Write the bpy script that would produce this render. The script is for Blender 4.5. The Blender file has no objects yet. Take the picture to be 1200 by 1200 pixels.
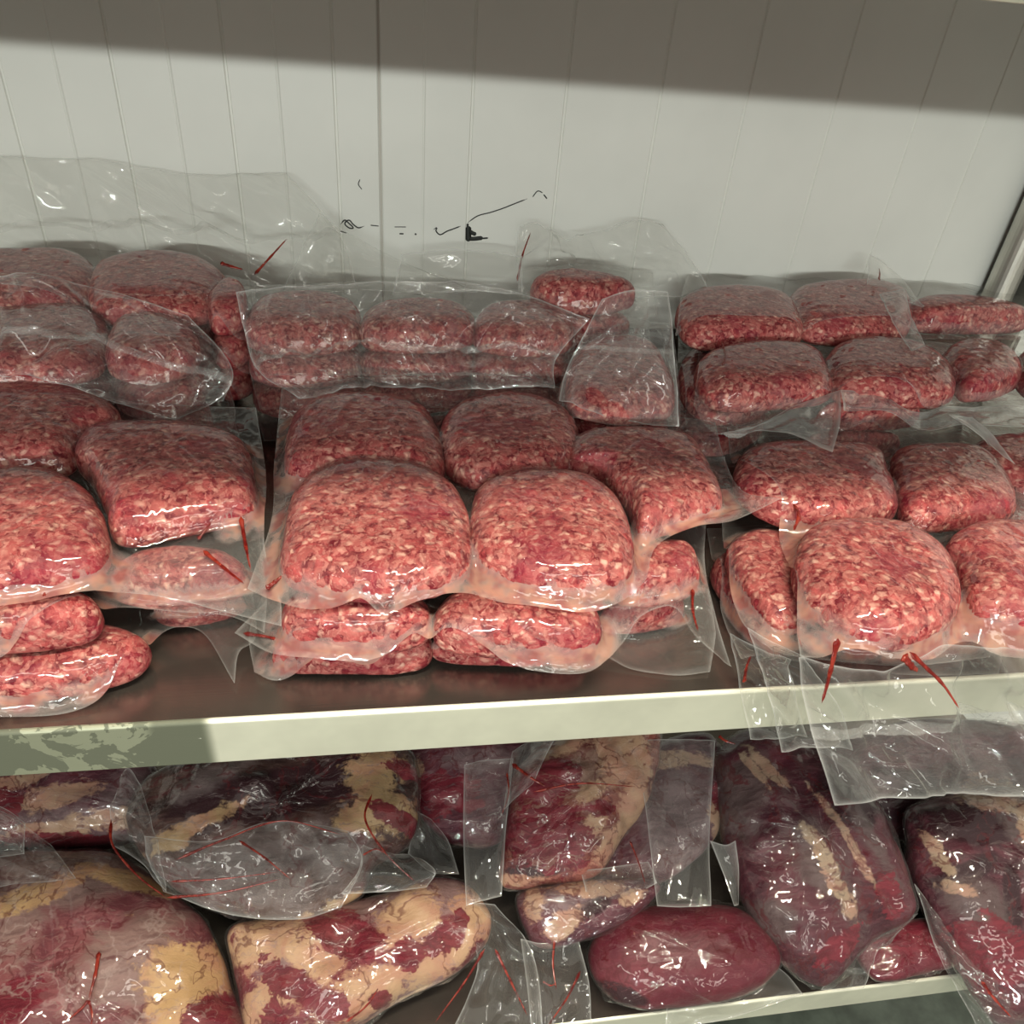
import bpy, bmesh, math, random
import numpy as np
from mathutils import Matrix, Vector

sc = bpy.context.scene
col = sc.collection
# ------------------------------------------------------------------ camera
cam_d = bpy.data.cameras.new('camera')
cam = bpy.data.objects.new('camera', cam_d)
col.objects.link(cam)
cam_d.sensor_width = 36.0
cam_d.lens = 27.0
cam_d.clip_start = 0.02
YAW, PITCH, ROLL = 0.19415, 0.60815, 0.09568
_cy, _sy, _cp, _sp = math.cos(YAW), math.sin(YAW), math.cos(PITCH), math.sin(PITCH)
_f = Vector((_sy * _cp, _cy * _cp, -_sp))
_r = Vector((_cy, -_sy, 0))
_u = _r.cross(_f)
_r2 = _r * math.cos(ROLL) + _u * math.sin(ROLL)
_u2 = _u * math.cos(ROLL) - _r * math.sin(ROLL)
M = Matrix((( _r2.x, _u2.x, -_f.x, 0.0), (_r2.y, _u2.y, -_f.y, -0.3609), (_r2.z, _u2.z, -_f.z, 0.4238), (0, 0, 0, 1)))
cam.matrix_world = M
sc.camera = cam

# ------------------------------------------------------------------ light and exposure
sc.view_settings.view_transform = 'Standard'
sc.view_settings.look = 'None'
sc.view_settings.gamma = 1.0
sc.view_settings.use_curve_mapping = False
sc.view_settings.exposure = 0.0
sc.cycles.use_denoising = True
sc.cycles.max_bounces = 16
sc.cycles.transparent_max_bounces = 32
sc.cycles.diffuse_bounces = 3
sc.cycles.glossy_bounces = 4
sc.cycles.caustics_reflective = False
sc.cycles.caustics_refractive = False
sc.cycles.sample_clamp_indirect = 4.0

w = bpy.data.worlds.new('room_ambient')
sc.world = w
w.use_nodes = True
w.node_tree.nodes['Background'].inputs[0].default_value = (0.87, 0.83, 0.72, 1)   # pale cold-room walls all round
w.node_tree.nodes['Background'].inputs[1].default_value = 0.54

def area(name, loc, target, sx, sy, power, color):
    ld = bpy.data.lights.new(name, 'AREA')
    ld.shape = 'RECTANGLE'
    ld.size, ld.size_y = sx, sy
    ld.energy = power
    ld.color = color
    o = bpy.data.objects.new(name, ld)
    col.objects.link(o)
    o.location = loc
    o.rotation_euler = (Vector(target) - Vector(loc)).to_track_quat('-Z', 'Y').to_euler()
    return o
# near ceiling tube just in front of the rack, and a far tube further back in the room
area('ceiling_tube_near', (0.25, -0.60, 1.95), (0.1, 0.1, 0.0), 1.2, 0.06, 58.0, (1.0, 0.91, 0.74))
area('ceiling_tube_far', (-0.7, -3.6, 1.02), (0.2, 0.6, 0.1), 1.2, 0.06, 80.0, (0.95, 1.0, 0.95))

# unseen panel lights, added in front of the rack to put glints on the film
for _loc, _p in (((-1.3, -2.3, 1.62), 8.0), ((1.25, -2.2, 1.62), 8.0), ((0.0, -2.7, 1.66), 7.0), ((1.0, -3.5, 1.08), 8.0)):
    area('glint_panel', _loc, (0.1, 0.3, 0.0), 1.2, 0.35, _p, (1.0, 0.97, 0.88))

# ------------------------------------------------------------------ helpers
def link(o, parent=None):
    col.objects.link(o)
    if parent is not None:
        o.parent = parent
    return o

def tag(o, label, cat, group=None):
    o['label'] = label
    o['category'] = cat
    if group:
        o['group'] = group
    return o

def empty(name, loc):
    o = bpy.data.objects.new(name, None)
    o.empty_display_size = 0.03
    o.location = loc
    return link(o)

def grid_mesh(name, V, closed=False, attrs=None, smooth=True, mat=None, cap=False):
    """V: (n, m, 3) array of points -> quad mesh; closed joins the second axis round."""
    n, m = V.shape[:2]
    idx = np.arange(n * m).reshape(n, m)
    if closed:
        nx = np.roll(idx, -1, axis=1)
        q = np.stack([idx[:-1], idx[1:], nx[1:], nx[:-1]], -1).reshape(-1, 4)
    else:
        q = np.stack([idx[:-1, :-1], idx[1:, :-1], idx[1:, 1:], idx[:-1, 1:]], -1).reshape(-1, 4)
    me = bpy.data.meshes.new(name)
    me.vertices.add(n * m)
    me.vertices.foreach_set('co', V.reshape(-1).astype(np.float32))
    me.loops.add(q.size)
    me.loops.foreach_set('vertex_index', q.reshape(-1).astype(np.int32))
    me.polygons.add(len(q))
    me.polygons.foreach_set('loop_start', (np.arange(len(q)) * 4).astype(np.int32))
    me.update(calc_edges=True)
    me.validate()
    me.polygons.foreach_set('use_smooth', np.full(len(me.polygons), smooth))
    if attrs:
        for k, a in attrs.items():
            at = me.attributes.new(k, 'FLOAT', 'POINT')
            at.data.foreach_set('value', a.reshape(-1).astype(np.float32))
    if mat:
        me.materials.append(mat)
    return me

def mesh_obj(name, me, parent=None):
    return link(bpy.data.objects.new(name, me), parent)

def catmull(P, n, closed=False):
    P = np.asarray(P, float)
    if closed:
        Q = np.vstack([P[-1:], P, P[:2]])
        seg = len(P)
    else:
        if len(P) == 2:
            t = np.linspace(0, 1, n)[:, None]
            return P[0] * (1 - t) + P[1] * t
        Q = np.vstack([2 * P[0] - P[1], P, 2 * P[-1] - P[-2]])
        seg = len(P) - 1
    out = []
    for i in range(seg):
        a, b, c, d = Q[i], Q[i + 1], Q[i + 2], Q[i + 3]
        t = np.linspace(0, 1, 24, endpoint=False)[:, None]
        out.append(0.5 * (2 * b + (c - a) * t + (2 * a - 5 * b + 4 * c - d) * t ** 2 + (3 * b - a - 3 * c + d) * t ** 3))
    out.append(P[:1] if closed else P[-1:])
    C = np.vstack(out)
    L = np.r_[0, np.cumsum(np.linalg.norm(np.diff(C, axis=0), axis=1))]
    s = np.linspace(0, L[-1], n, endpoint=not closed)
    return np.stack([np.interp(s, L, C[:, k]) for k in range(3)], -1)

def vnoise(P, scale, seed):
    """smooth value noise on (...,3) points, -1..1"""
    rs = np.random.RandomState(seed)
    G = rs.uniform(-1, 1, (32, 32, 32))
    X = P * scale + rs.uniform(0, 32, 3)
    i = np.floor(X).astype(int)
    f = X - i
    f = f * f * (3 - 2 * f)
    def g(a, b, c):
        return G[(i[..., 0] + a) % 32, (i[..., 1] + b) % 32, (i[..., 2] + c) % 32]
    x, y, z = f[..., 0], f[..., 1], f[..., 2]
    return ((g(0,0,0)*(1-x)+g(1,0,0)*x)*(1-y)+(g(0,1,0)*(1-x)+g(1,1,0)*x)*y)*(1-z) + \
           ((g(0,0,1)*(1-x)+g(1,0,1)*x)*(1-y)+(g(0,1,1)*(1-x)+g(1,1,1)*x)*y)*z

def pillow(P, up, dn, normal=(0, 0, 1), p=4.0, q=2.0, nt=112, nr=26, lump=0.0012, lscale=60, seed=1, grow=1.0):
    """closed lumpy cushion whose girth is the 3D outline P; returns V (rows, nt, 3) from top pole to bottom pole"""
    O = catmull(P, nt, True)
    c = O.mean(0)
    O = c + (O - c) * grow
    n = np.asarray(normal, float)
    n /= np.linalg.norm(n)
    a = np.linspace(0.0, math.pi / 2, nr)
    rows = []
    for k in range(2 * nr - 1):
        ang = a[k] if k < nr else a[2 * nr - 2 - k]
        sgn = up if k < nr else -dn
        pp = p if k < nr else p * 2.2
        r = math.sin(ang) ** (2.0 / pp) if ang > 0 else 0.0
        h = math.cos(ang) ** (2.0 / q) if ang < math.pi / 2 - 1e-6 else 0.0
        r = max(r, 0.002)
        rows.append(c + (O - c) * r + n * sgn * h)
    V = np.stack(rows)
    D = V - c
    L = np.linalg.norm(D, axis=-1, keepdims=True) + 1e-6
    nz = vnoise(V, lscale, seed) + 0.6 * vnoise(V, lscale * 2.3, seed + 1)
    V = V + (D / L * 0.5 + n * np.sign((D @ n))[..., None] * 0.5) * (nz * lump)[..., None]
    return V, c, n

def coons(e0, e1, e2, e3, nu, nv):
    """e0 front A->B, e1 right B->C, e2 back D->C, e3 left A->D; rows run A->D"""
    c0 = catmull(e0, nu); c2 = catmull(e2, nu)
    c1 = catmull(e1, nv); c3 = catmull(e3, nv)
    u = np.linspace(0, 1, nu)[None, :, None]
    v = np.linspace(0, 1, nv)[:, None, None]
    S = (1 - v) * c0[None] + v * c2[None] + (1 - u) * c3[:, None] + u * c1[:, None]
    S = S - ((1 - u) * (1 - v) * c0[0] + u * (1 - v) * c0[-1] + (1 - u) * v * c2[0] + u * v * c2[-1])
    return S

def metric(S):
    du = np.linalg.norm(np.diff(S, axis=1), axis=-1).mean(0)
    dv = np.linalg.norm(np.diff(S, axis=0), axis=-1).mean(1)
    U, Vv = np.meshgrid(np.r_[0, np.cumsum(du)], np.r_[0, np.cumsum(dv)])
    return U, Vv

def creases(U, Vv, k, seed, h=(0.0008, 0.003), w=(0.0016, 0.0045), ln=(0.02, 0.08), main=None, spread=1.6):
    rs = np.random.RandomState(seed)
    H = np.zeros_like(U)
    for _ in range(k):
        x0, y0 = rs.uniform(0, U.max()), rs.uniform(0, Vv.max())
        a = (rs.uniform(0, math.pi) if main is None else main + rs.uniform(-spread, spread) * 0.5)
        L, W, A = rs.uniform(*ln), rs.uniform(*w), rs.uniform(*h) * rs.choice([1, 1, -0.7])
        dx, dy = U - x0, Vv - y0
        s = dx * math.cos(a) + dy * math.sin(a)
        t = -dx * math.sin(a) + dy * math.cos(a) + 0.15 * s * s / L * rs.uniform(-1, 1)
        H += A * np.exp(-(np.abs(t) / W) ** 1.4) * np.clip(1 - (s / L) ** 2, 0, 1)
    return H

def blur(A, k):
    for _ in range(k):
        B = np.pad(A, 1, mode='edge')
        A = (B[:-2, 1:-1] + B[2:, 1:-1] + B[1:-1, :-2] + B[1:-1, 2:] + 2 * B[1:-1, 1:-1]) / 6
    return A

def normals(S):
    gu = np.gradient(S, axis=1)
    gv = np.gradient(S, axis=0)
    n = np.cross(gu, gv)
    return n / (np.linalg.norm(n, axis=-1, keepdims=True) + 1e-12)

def border(U, Vv):
    return np.minimum(np.minimum(U, U[:, -1:] - U), np.minimum(Vv, Vv[-1:, :] - Vv))

def tube(P, r, n=40, k=7, flat=1.0, even=False):
    C = catmull(P, n)
    T = np.gradient(C, axis=0)
    T /= np.linalg.norm(T, axis=1, keepdims=True) + 1e-9
    up = np.array([0.12, -0.75, 0.65])
    A = np.cross(T, up); A /= np.linalg.norm(A, axis=1, keepdims=True) + 1e-9
    B = np.cross(A, T)
    th = np.linspace(0, 2 * math.pi, k, endpoint=False)
    q = np.linspace(0, 1, n)
    taper = (np.clip(q / 0.06, 0.1, 1) * np.clip((1 - q) / 0.10, 0.12, 1) * (1.35 - 0.8 * q)) if even is False else np.clip(np.minimum(q, 1 - q) / 0.08, 0.3, 1)
    wob = 1 + (0.22 * np.sin(np.arange(n) * 0.5) * np.sin(np.arange(n) * 0.17 + 1) if even is False else 0)
    R = (r * taper * wob)[:, None, None]
    return C[:, None, :] + R * (np.cos(th)[None, :, None] * A[:, None, :] + flat * np.sin(th)[None, :, None] * B[:, None, :])

# ------------------------------------------------------------------ materials
class NT:
    def __init__(s, name):
        s.m = bpy.data.materials.new(name)
        s.m.use_nodes = True
        s.t = s.m.node_tree
        s.t.nodes.clear()
        s.out = s.n('ShaderNodeOutputMaterial')
    def n(s, t, **kw):
        x = s.t.nodes.new(t)
        for k, v in kw.items():
            setattr(x, k, v)
        return x
    def put(s, sock, v):
        if isinstance(v, bpy.types.NodeSocket):
            s.t.links.new(v, sock)
        elif v is not None:
            if isinstance(v, (tuple, list)) and len(v) == 3 and sock.type == 'RGBA':
                v = (*v, 1)
            sock.default_value = v
    def coord(s, kind='Object'):
        return s.n('ShaderNodeTexCoord').outputs[kind]
    def map(s, v, scale=(1, 1, 1), rot=(0, 0, 0), loc=(0, 0, 0)):
        x = s.n('ShaderNodeMapping')
        s.put(x.inputs[0], v); s.put(x.inputs['Scale'], scale); s.put(x.inputs['Rotation'], rot); s.put(x.inputs['Location'], loc)
        return x.outputs[0]
    def noise(s, v, scale, detail=3, rough=0.5, dist=0.0, out='Fac'):
        x = s.n('ShaderNodeTexNoise')
        s.put(x.inputs['Vector'], v)
        x.inputs['Scale'].default_value = scale; x.inputs['Detail'].default_value = detail
        x.inputs['Roughness'].default_value = rough; x.inputs['Distortion'].default_value = dist
        return x.outputs[out]
    def voro(s, v, scale, feature='F1', out='Distance', rand=1.0):
        x = s.n('ShaderNodeTexVoronoi', feature=feature)
        s.put(x.inputs['Vector'], v)
        x.inputs['Scale'].default_value = scale; x.inputs['Randomness'].default_value = rand
        return x.outputs[out]
    def math(s, op, a, b=None, c=None, clamp=False):
        x = s.n('ShaderNodeMath', operation=op, use_clamp=clamp)
        s.put(x.inputs[0], a); s.put(x.inputs[1], b)
        if c is not None: s.put(x.inputs[2], c)
        return x.outputs[0]
    def ramp(s, v, a, b, lo=0.0, hi=1.0):
        x = s.n('ShaderNodeMapRange', interpolation_type='SMOOTHSTEP')
        s.put(x.inputs[0], v)
        for i, q in enumerate((a, b, lo, hi)):
            s.put(x.inputs[i + 1], q)
        return x.outputs[0]
    def mix(s, f, a, b, mode='MIX'):
        x = s.n('ShaderNodeMix', data_type='RGBA', blend_type=mode)
        s.put(x.inputs[0], f); s.put(x.inputs[6], a); s.put(x.inputs[7], b)
        return x.outputs[2]
    def vadd(s, a, b, scale):
        x = s.n('ShaderNodeVectorMath', operation='MULTIPLY_ADD')
        s.put(x.inputs[0], b); x.inputs[1].default_value = (scale,) * 3; s.put(x.inputs[2], a)
        return x.outputs[0]
    def attr(s, name):
        return s.n('ShaderNodeAttribute', attribute_name=name).outputs['Fac']
    def bump(s, h, strength, dist, normal=None):
        x = s.n('ShaderNodeBump')
        x.inputs['Strength'].default_value = strength; x.inputs['Distance'].default_value = dist
        s.put(x.inputs['Height'], h); s.put(x.inputs['Normal'], normal)
        return x.outputs[0]
    def bsdf(s, **kw):
        x = s.n('ShaderNodeBsdfPrincipled')
        for k, v in kw.items():
            s.put(x.inputs[k.replace('_', ' ')], v)
        return x.outputs[0]
    def done(s, sh):
        s.t.links.new(sh, s.out.inputs[0])
        return s.m

def mat_mince(name):
    t = NT(name)
    o = t.coord()
    warp = t.noise(o, 70, 3, 0.6, out='Color')
    v = t.vadd(o, warp, 0.014)
    big = t.noise(o, 24, 3, 0.55)
    # squeezed strands of minced meat
    vs = t.map(v, (1.0, 1.3, 1.15), (0.3, 0.2, 0.6))
    cell = t.voro(vs, 165, out='Color')
    dist = t.voro(vs, 165)
    sep = t.n('ShaderNodeSeparateColor')
    t.put(sep.inputs[0], cell)
    cell2 = t.voro(t.map(v, (1.3, 1.0, 1.2), (0.9, 0.1, 2.0)), 290, out='Color')
    sep2 = t.n('ShaderNodeSeparateColor')
    t.put(sep2.inputs[0], cell2)
    fine = t.noise(v, 420, 3, 0.65)
    mid = t.noise(v, 120, 4, 0.65)
    c = t.mix(t.ramp(mid, 0.36, 0.64), (0.13, 0.008, 0.016), (0.38, 0.070, 0.068))
    c = t.mix(t.ramp(sep.outputs[0], 0.35, 0.9, 0, 0.5), c, (0.49, 0.15, 0.13))
    c = t.mix(t.ramp(sep2.outputs[0], 0.6, 0.95, 0, 0.5), c, (0.60, 0.24, 0.20))
    fat = t.math('MULTIPLY', t.ramp(sep.outputs[1], 0.56, 0.95), t.ramp(dist, 0.70, 0.15))
    fat = t.math('MULTIPLY', fat, t.ramp(mid, 0.32, 0.60, 0.3, 1.0))
    c = t.mix(t.math('MULTIPLY', fat, 0.85), c, (0.76, 0.46, 0.36))
    c = t.mix(t.ramp(fine, 0.55, 0.75, 0, 0.4), c, (0.76, 0.42, 0.34))
    c = t.mix(t.ramp(big, 0.52, 0.68, 0, 0.5), c, (0.22, 0.014, 0.036))
    c = t.mix(t.ramp(fine, 0.42, 0.24, 0, 0.4), c, (0.16, 0.008, 0.014))
    h = t.math('ADD', t.math('MULTIPLY', dist, -0.7), t.math('MULTIPLY', mid, 1.3))
    nrm = t.bump(h, 0.5, 0.002)
    return t.done(t.bsdf(Base_Color=c, Roughness=0.5, Normal=nrm, Specular_IOR_Level=0.15))

def mat_cut(name, muscle, muscle2, fat=(0.62, 0.42, 0.25), skin=(0.36, 0.25, 0.26), web=0.0, rot=0.6, fibre=0.5):
    t = NT(name)
    o = t.coord()
    warp = t.noise(o, 22, 4, 0.6, out='Color')
    v = t.vadd(o, warp, 0.03)
    fv = t.map(v, (1.0, 7.0, 3.0), (0.1, 0.2, rot))
    fib = t.noise(fv, 26, 4, 0.6)
    patch = t.noise(v, 17, 4, 0.55)
    edge = t.noise(o, 48, 5, 0.65)
    edge2 = t.noise(o, 21, 5, 0.6, 0.6)
    c = t.mix(t.ramp(patch, 0.36, 0.64), muscle, muscle2)
    c = t.mix(t.ramp(fib, 0.42, 0.68, 0, fibre), c, tuple(min(1, x * 1.9 + 0.03) for x in muscle2))
    fine = t.noise(v, 95, 4, 0.65)
    dk = t.math('ADD', t.attr('dark'), t.math('MULTIPLY', t.math('SUBTRACT', edge2, 0.5), 1.1))
    c = t.mix(t.ramp(dk, 0.35, 0.6, 0, 0.9), c, (0.025, 0.007, 0.011))
    multi = t.math('ADD', t.math('MULTIPLY', t.math('SUBTRACT', edge, 0.5), 1.1), t.math('ADD', t.math('MULTIPLY', t.math('SUBTRACT', fine, 0.5), 0.8), t.math('MULTIPLY', t.math('SUBTRACT', fib, 0.5), 0.7)))
    rd = t.math('ADD', t.attr('red'), multi)
    sk = t.math('ADD', t.attr('skin'), t.math('MULTIPLY', t.math('SUBTRACT', edge2, 0.5), 1.8))
    sk = t.math('ADD', sk, t.math('MULTIPLY', t.math('SUBTRACT', fib, 0.5), 0.8))
    c = t.mix(t.ramp(sk, 0.25, 0.85, 0, 0.8), c, t.mix(t.ramp(fib, 0.35, 0.7), skin, tuple(x * 0.5 for x in skin)))
    ft = t.math('ADD', t.attr('fat'), t.math('MULTIPLY', multi, 1.2))
    fatc = t.mix(t.ramp(edge2, 0.40, 0.64), fat, tuple(a * 0.5 + b * 0.5 for a, b in zip(fat, (0.40, 0.15, 0.12))))
    fatc = t.mix(t.ramp(fine, 0.55, 0.72, 0, 0.5), fatc, tuple(x * 0.55 for x in fat))
    c = t.mix(t.ramp(ft, 0.30, 0.62, 0, 0.95), c, fatc)
    c = t.mix(t.ramp(rd, 0.40, 0.52, 0, 0.95), c, t.mix(t.ramp(fib, 0.3, 0.7), (0.10, 0.007, 0.016), (0.19, 0.020, 0.034)))
    # thin drawn-out sinews and blood-filled lines
    sv = t.math('ABSOLUTE', t.math('SUBTRACT', t.noise(fv, 9, 3, 0.55, 0.8), 0.5))
    c = t.mix(t.ramp(sv, 0.014, 0.0, 0, 0.55), c, tuple(x * 0.9 for x in skin))
    bv = t.math('ABSOLUTE', t.math('SUBTRACT', t.noise(v, 11, 4, 0.6, 0.4), 0.47))
    c = t.mix(t.ramp(bv, 0.016, 0.002, 0, 0.6), c, (0.09, 0.008, 0.012))
    if web:
        vd = t.voro(t.vadd(o, t.noise(o, 40, 3, 0.6, out='Color'), 0.05), 20, 'DISTANCE_TO_EDGE')
        c = t.mix(t.math('MULTIPLY', t.ramp(vd, 0.05, 0.0, 0, web), t.ramp(patch, 0.40, 0.6)), c, (0.45, 0.34, 0.31))
    nrm = t.bump(t.math('ADD', fib, t.math('MULTIPLY', edge, 0.8)), 0.35, 0.003)
    return t.done(t.bsdf(Base_Color=c, Roughness=0.4, Normal=nrm, Specular_IOR_Level=0.15))

def mat_film(name, haze=0.035, rough=0.07, bump=0.5, wr=70, tint=(0.93, 0.93, 0.90)):
    t = NT(name)
    o = t.coord()
    v = t.vadd(o, t.noise(o, 30, 2, 0.5, out='Color'), 0.03)
    rid = t.math('ABSOLUTE', t.math('SUBTRACT', t.noise(t.map(v, (1, 0.55, 1), (0, 0, 0.5)), wr, 2, 0.5), 0.5))
    rid = t.ramp(rid, 0.0, 0.10, 1.0, 0.0)
    h = t.math('ADD', t.math('MULTIPLY', rid, 0.5), t.noise(o, 45, 2, 0.5))
    nrm = t.bump(h, bump, 0.0025)
    lw = t.n('ShaderNodeLayerWeight')
    lw.inputs['Blend'].default_value = 0.5
    t.put(lw.inputs['Normal'], nrm)
    fr = t.math('MULTIPLY_ADD', t.math('POWER', lw.outputs['Facing'], 4.0), 0.50, 0.055, clamp=True)
    hz = t.math('ADD', t.math('ADD', t.attr('haze'), haze), t.math('MULTIPLY', t.math('POWER', lw.outputs['Facing'], 2.5), 0.08), clamp=True)
    tr = t.n('ShaderNodeBsdfTransparent'); tr.inputs[0].default_value = (0.97, 0.97, 0.96, 1)
    df = t.n('ShaderNodeBsdfDiffuse'); df.inputs[0].default_value = (*tint, 1)
    tl = t.n('ShaderNodeBsdfTranslucent'); tl.inputs[0].default_value = (*tint, 1)
    j = t.attr('juice')
    jn = t.math('MULTIPLY', j, t.ramp(t.noise(o, 34, 3, 0.6), 0.28, 0.52), clamp=True)
    jc = t.mix(t.ramp(t.noise(o, 60, 2, 0.5), 0.4, 0.65), (0.78, 0.36, 0.23), (0.46, 0.08, 0.06))
    t.put(df.inputs[0], t.mix(jn, tint, jc)); t.put(tl.inputs[0], t.mix(jn, tint, jc))
    m0 = t.n('ShaderNodeMixShader'); m0.inputs[0].default_value = 0.4
    t.t.links.new(df.outputs[0], m0.inputs[1]); t.t.links.new(tl.outputs[0], m0.inputs[2])
    m1 = t.n('ShaderNodeMixShader')
    t.put(m1.inputs[0], t.math('MAXIMUM', hz, t.math('MULTIPLY', jn, 0.75)))
    t.t.links.new(tr.outputs[0], m1.inputs[1]); t.t.links.new(m0.outputs[0], m1.inputs[2])
    gl = t.n('ShaderNodeBsdfGlossy'); gl.inputs['Roughness'].default_value = rough
    t.put(gl.inputs['Normal'], nrm)
    m2 = t.n('ShaderNodeMixShader')
    t.put(m2.inputs[0], fr)
    t.t.links.new(m1.outputs[0], m2.inputs[1]); t.t.links.new(gl.outputs[0], m2.inputs[2])
    return t.done(m2.outputs[0])

def mat_steel(name, base=(0.60, 0.59, 0.52), rough=0.3, worn=False):
    t = NT(name)
    o = t.coord()
    br = t.noise(t.map(o, (2, 160, 160)), 6, 3, 0.6)
    cl = t.noise(o, 9, 4, 0.6)
    c = t.mix(t.ramp(cl, 0.35, 0.7), base, tuple(x * 0.82 for x in base))
    r = t.math('ADD', t.math('MULTIPLY', br, 0.16), t.math('MULTIPLY', cl, 0.22))
    r = t.math('ADD', r, rough - 0.19)
    metal = 0.6 if worn else 0.85
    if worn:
        # darker olive tone, blotches and pale specks at the left end, with peeling protective film
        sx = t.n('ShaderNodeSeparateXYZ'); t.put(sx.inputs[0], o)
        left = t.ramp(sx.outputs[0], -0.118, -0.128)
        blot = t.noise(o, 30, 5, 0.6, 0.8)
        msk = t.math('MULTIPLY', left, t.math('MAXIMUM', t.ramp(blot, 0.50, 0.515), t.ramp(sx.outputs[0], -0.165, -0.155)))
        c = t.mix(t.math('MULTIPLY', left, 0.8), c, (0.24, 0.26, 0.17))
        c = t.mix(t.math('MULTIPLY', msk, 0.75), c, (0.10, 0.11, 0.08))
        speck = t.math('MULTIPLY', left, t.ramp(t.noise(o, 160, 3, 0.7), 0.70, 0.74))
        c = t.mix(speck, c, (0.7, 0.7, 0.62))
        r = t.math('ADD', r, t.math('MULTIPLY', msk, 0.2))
    nrm = t.bump(br, 0.06, 0.001)
    return t.done(t.bsdf(Base_Color=c, Metallic=metal, Roughness=r, Normal=nrm))

def mat_plain(name, c, rough=0.5, noise=0.08, scale=8, **kw):
    t = NT(name)
    n = t.noise(t.coord(), scale, 4, 0.6)
    cc = t.mix(t.ramp(n, 0.3, 0.7), tuple(x * (1 - noise) for x in c), tuple(min(1, x * (1 + noise)) for x in c))
    return t.done(t.bsdf(Base_Color=cc, Roughness=rough, **kw))

M_MINCE = mat_mince('mince')
M_FILM = mat_film('bag_film', haze=0.008, rough=0.04, bump=0.25, wr=45)
M_FLAP = mat_film('loose_bag_film', haze=0.03, rough=0.03, bump=0.22, wr=28)
M_SEAL = mat_film('sealed_film', haze=0.08, rough=0.08, bump=0.8, wr=160)
M_STEEL = mat_steel('brushed_steel', (0.25, 0.215, 0.185), 0.20)
M_POST = mat_steel('post_steel', (0.62, 0.61, 0.55), 0.38)
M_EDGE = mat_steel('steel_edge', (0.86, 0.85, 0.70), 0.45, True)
M_WALL = mat_plain('white_panel', (0.80, 0.80, 0.74), 0.38, 0.03, 5)
M_GROOVE = mat_plain('panel_joint', (0.55, 0.52, 0.46), 0.6)
M_FLOOR = mat_plain('dark_green_floor', (0.10, 0.12, 0.095), 0.35, 0.35, 14)
M_INK = mat_plain('black_scuff', (0.02, 0.022, 0.02), 0.6)
def mat_juice():
    t = NT('meat_juice')
    n = t.noise(t.coord(), 90, 4, 0.6)
    c = t.mix(t.ramp(n, 0.35, 0.65), (0.13, 0.007, 0.007), (0.28, 0.032, 0.018))
    tr = t.n('ShaderNodeBsdfTransparent'); tr.inputs[0].default_value = (0.9, 0.35, 0.25, 1)
    m = t.n('ShaderNodeMixShader')
    t.put(m.inputs[0], t.ramp(n, 0.30, 0.60, 0.45, 0.85))
    t.t.links.new(tr.outputs[0], m.inputs[1])
    t.t.links.new(t.bsdf(Base_Color=c, Roughness=0.2), m.inputs[2])
    return t.done(m.outputs[0])
M_JUICE = mat_juice()

# ------------------------------------------------------------------ measured outlines (world space, tenths of a millimetre)
RIBS = {'marks': [(-0.4144, 'g'), (-0.2973, 'g'), (-0.1753, 'g'), (-0.055, 'g'), (0.1079, 'g'), (0.2223, 'g'), (0.3416, 'g'), (0.4548, 'g'), (0.5754, 'g'), (0.6948, 'g'), (0.7962, 'g'), (-0.3565, 'r'), (-0.2361, 'r'), (-0.1189, 'r'), (0.0496, 'r'), (-0.5355, 'g'), (-0.4749, 'r'), (-0.6565, 'g'), (-0.596, 'r'), (-0.7776, 'g'), (-0.717, 'r'), (-0.8986, 'g'), (-0.8381, 'r'), (-1.0197, 'g'), (-0.9592, 'r'), (-1.1408, 'g'), (-1.0802, 'r'), (-1.2618, 'g'), (-1.2013, 'r'), (-1.3829, 'g'), (-1.3223, 'r'), (0.9173, 'g'), (1.0383, 'g'), (1.1594, 'g'), (1.2804, 'g'), (1.4015, 'g'), (1.5226, 'g'), (1.6436, 'g'), (1.7647, 'g')], 'seam': -0.0032}
SCUFFS = [
    ([[-555,6796,1440],[-499,6796,1495],[-447,6796,1455],[-395,6796,1403],[-449,6796,1401],[-501,6796,1453],[-445,6796,1497],[-394,6796,1446],[-330,6796,1406],[-253,6796,1431]],0.0009),
    ([[-177,6796,1445],[-68,6796,1439]],0.0007),
    ([[-560,6796,1354],[-485,6796,1335]],0.0008),
    ([[129,6796,1436],[283,6796,1442]],0.0006),
    ([[194,6796,1352],[250,6796,1354]],0.001),
    ([[394,6796,1360],[416,6796,1350]],0.0012),
    ([[639,6796,1424],[683,6796,1448],[673,6796,1404],[730,6796,1362],[818,6796,1410],[907,6796,1446],[996,6796,1483]],0.0009),
    ([[1084,6796,1530],[1214,6796,1622],[1380,6796,1673],[1545,6796,1734],[1709,6796,1805],[1851,6796,1865]],0.0008),
    ([[1917,6796,1889],[1977,6796,1966],[2047,6796,1948]],0.0007),
    ([[2061,6796,1928],[2111,6796,1877]],0.0009),
    ([[1097,6796,1487],[1102,6796,1388],[1106,6796,1289]],0.004),
    ([[1099,6796,1432],[1146,6796,1401],[1204,6796,1382]],0.0028),
    ([[1105,6796,1322],[1184,6796,1325],[1298,6796,1341]],0.003),
    ([[1230,6796,1327],[1367,6796,1344]],0.0012),
    ([[1084,6796,1519],[1087,6796,1465]],0.0014),
    ([[-288,6796,2000],[-311,6796,1938],[-271,6796,1879]],0.0006),
]
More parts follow.
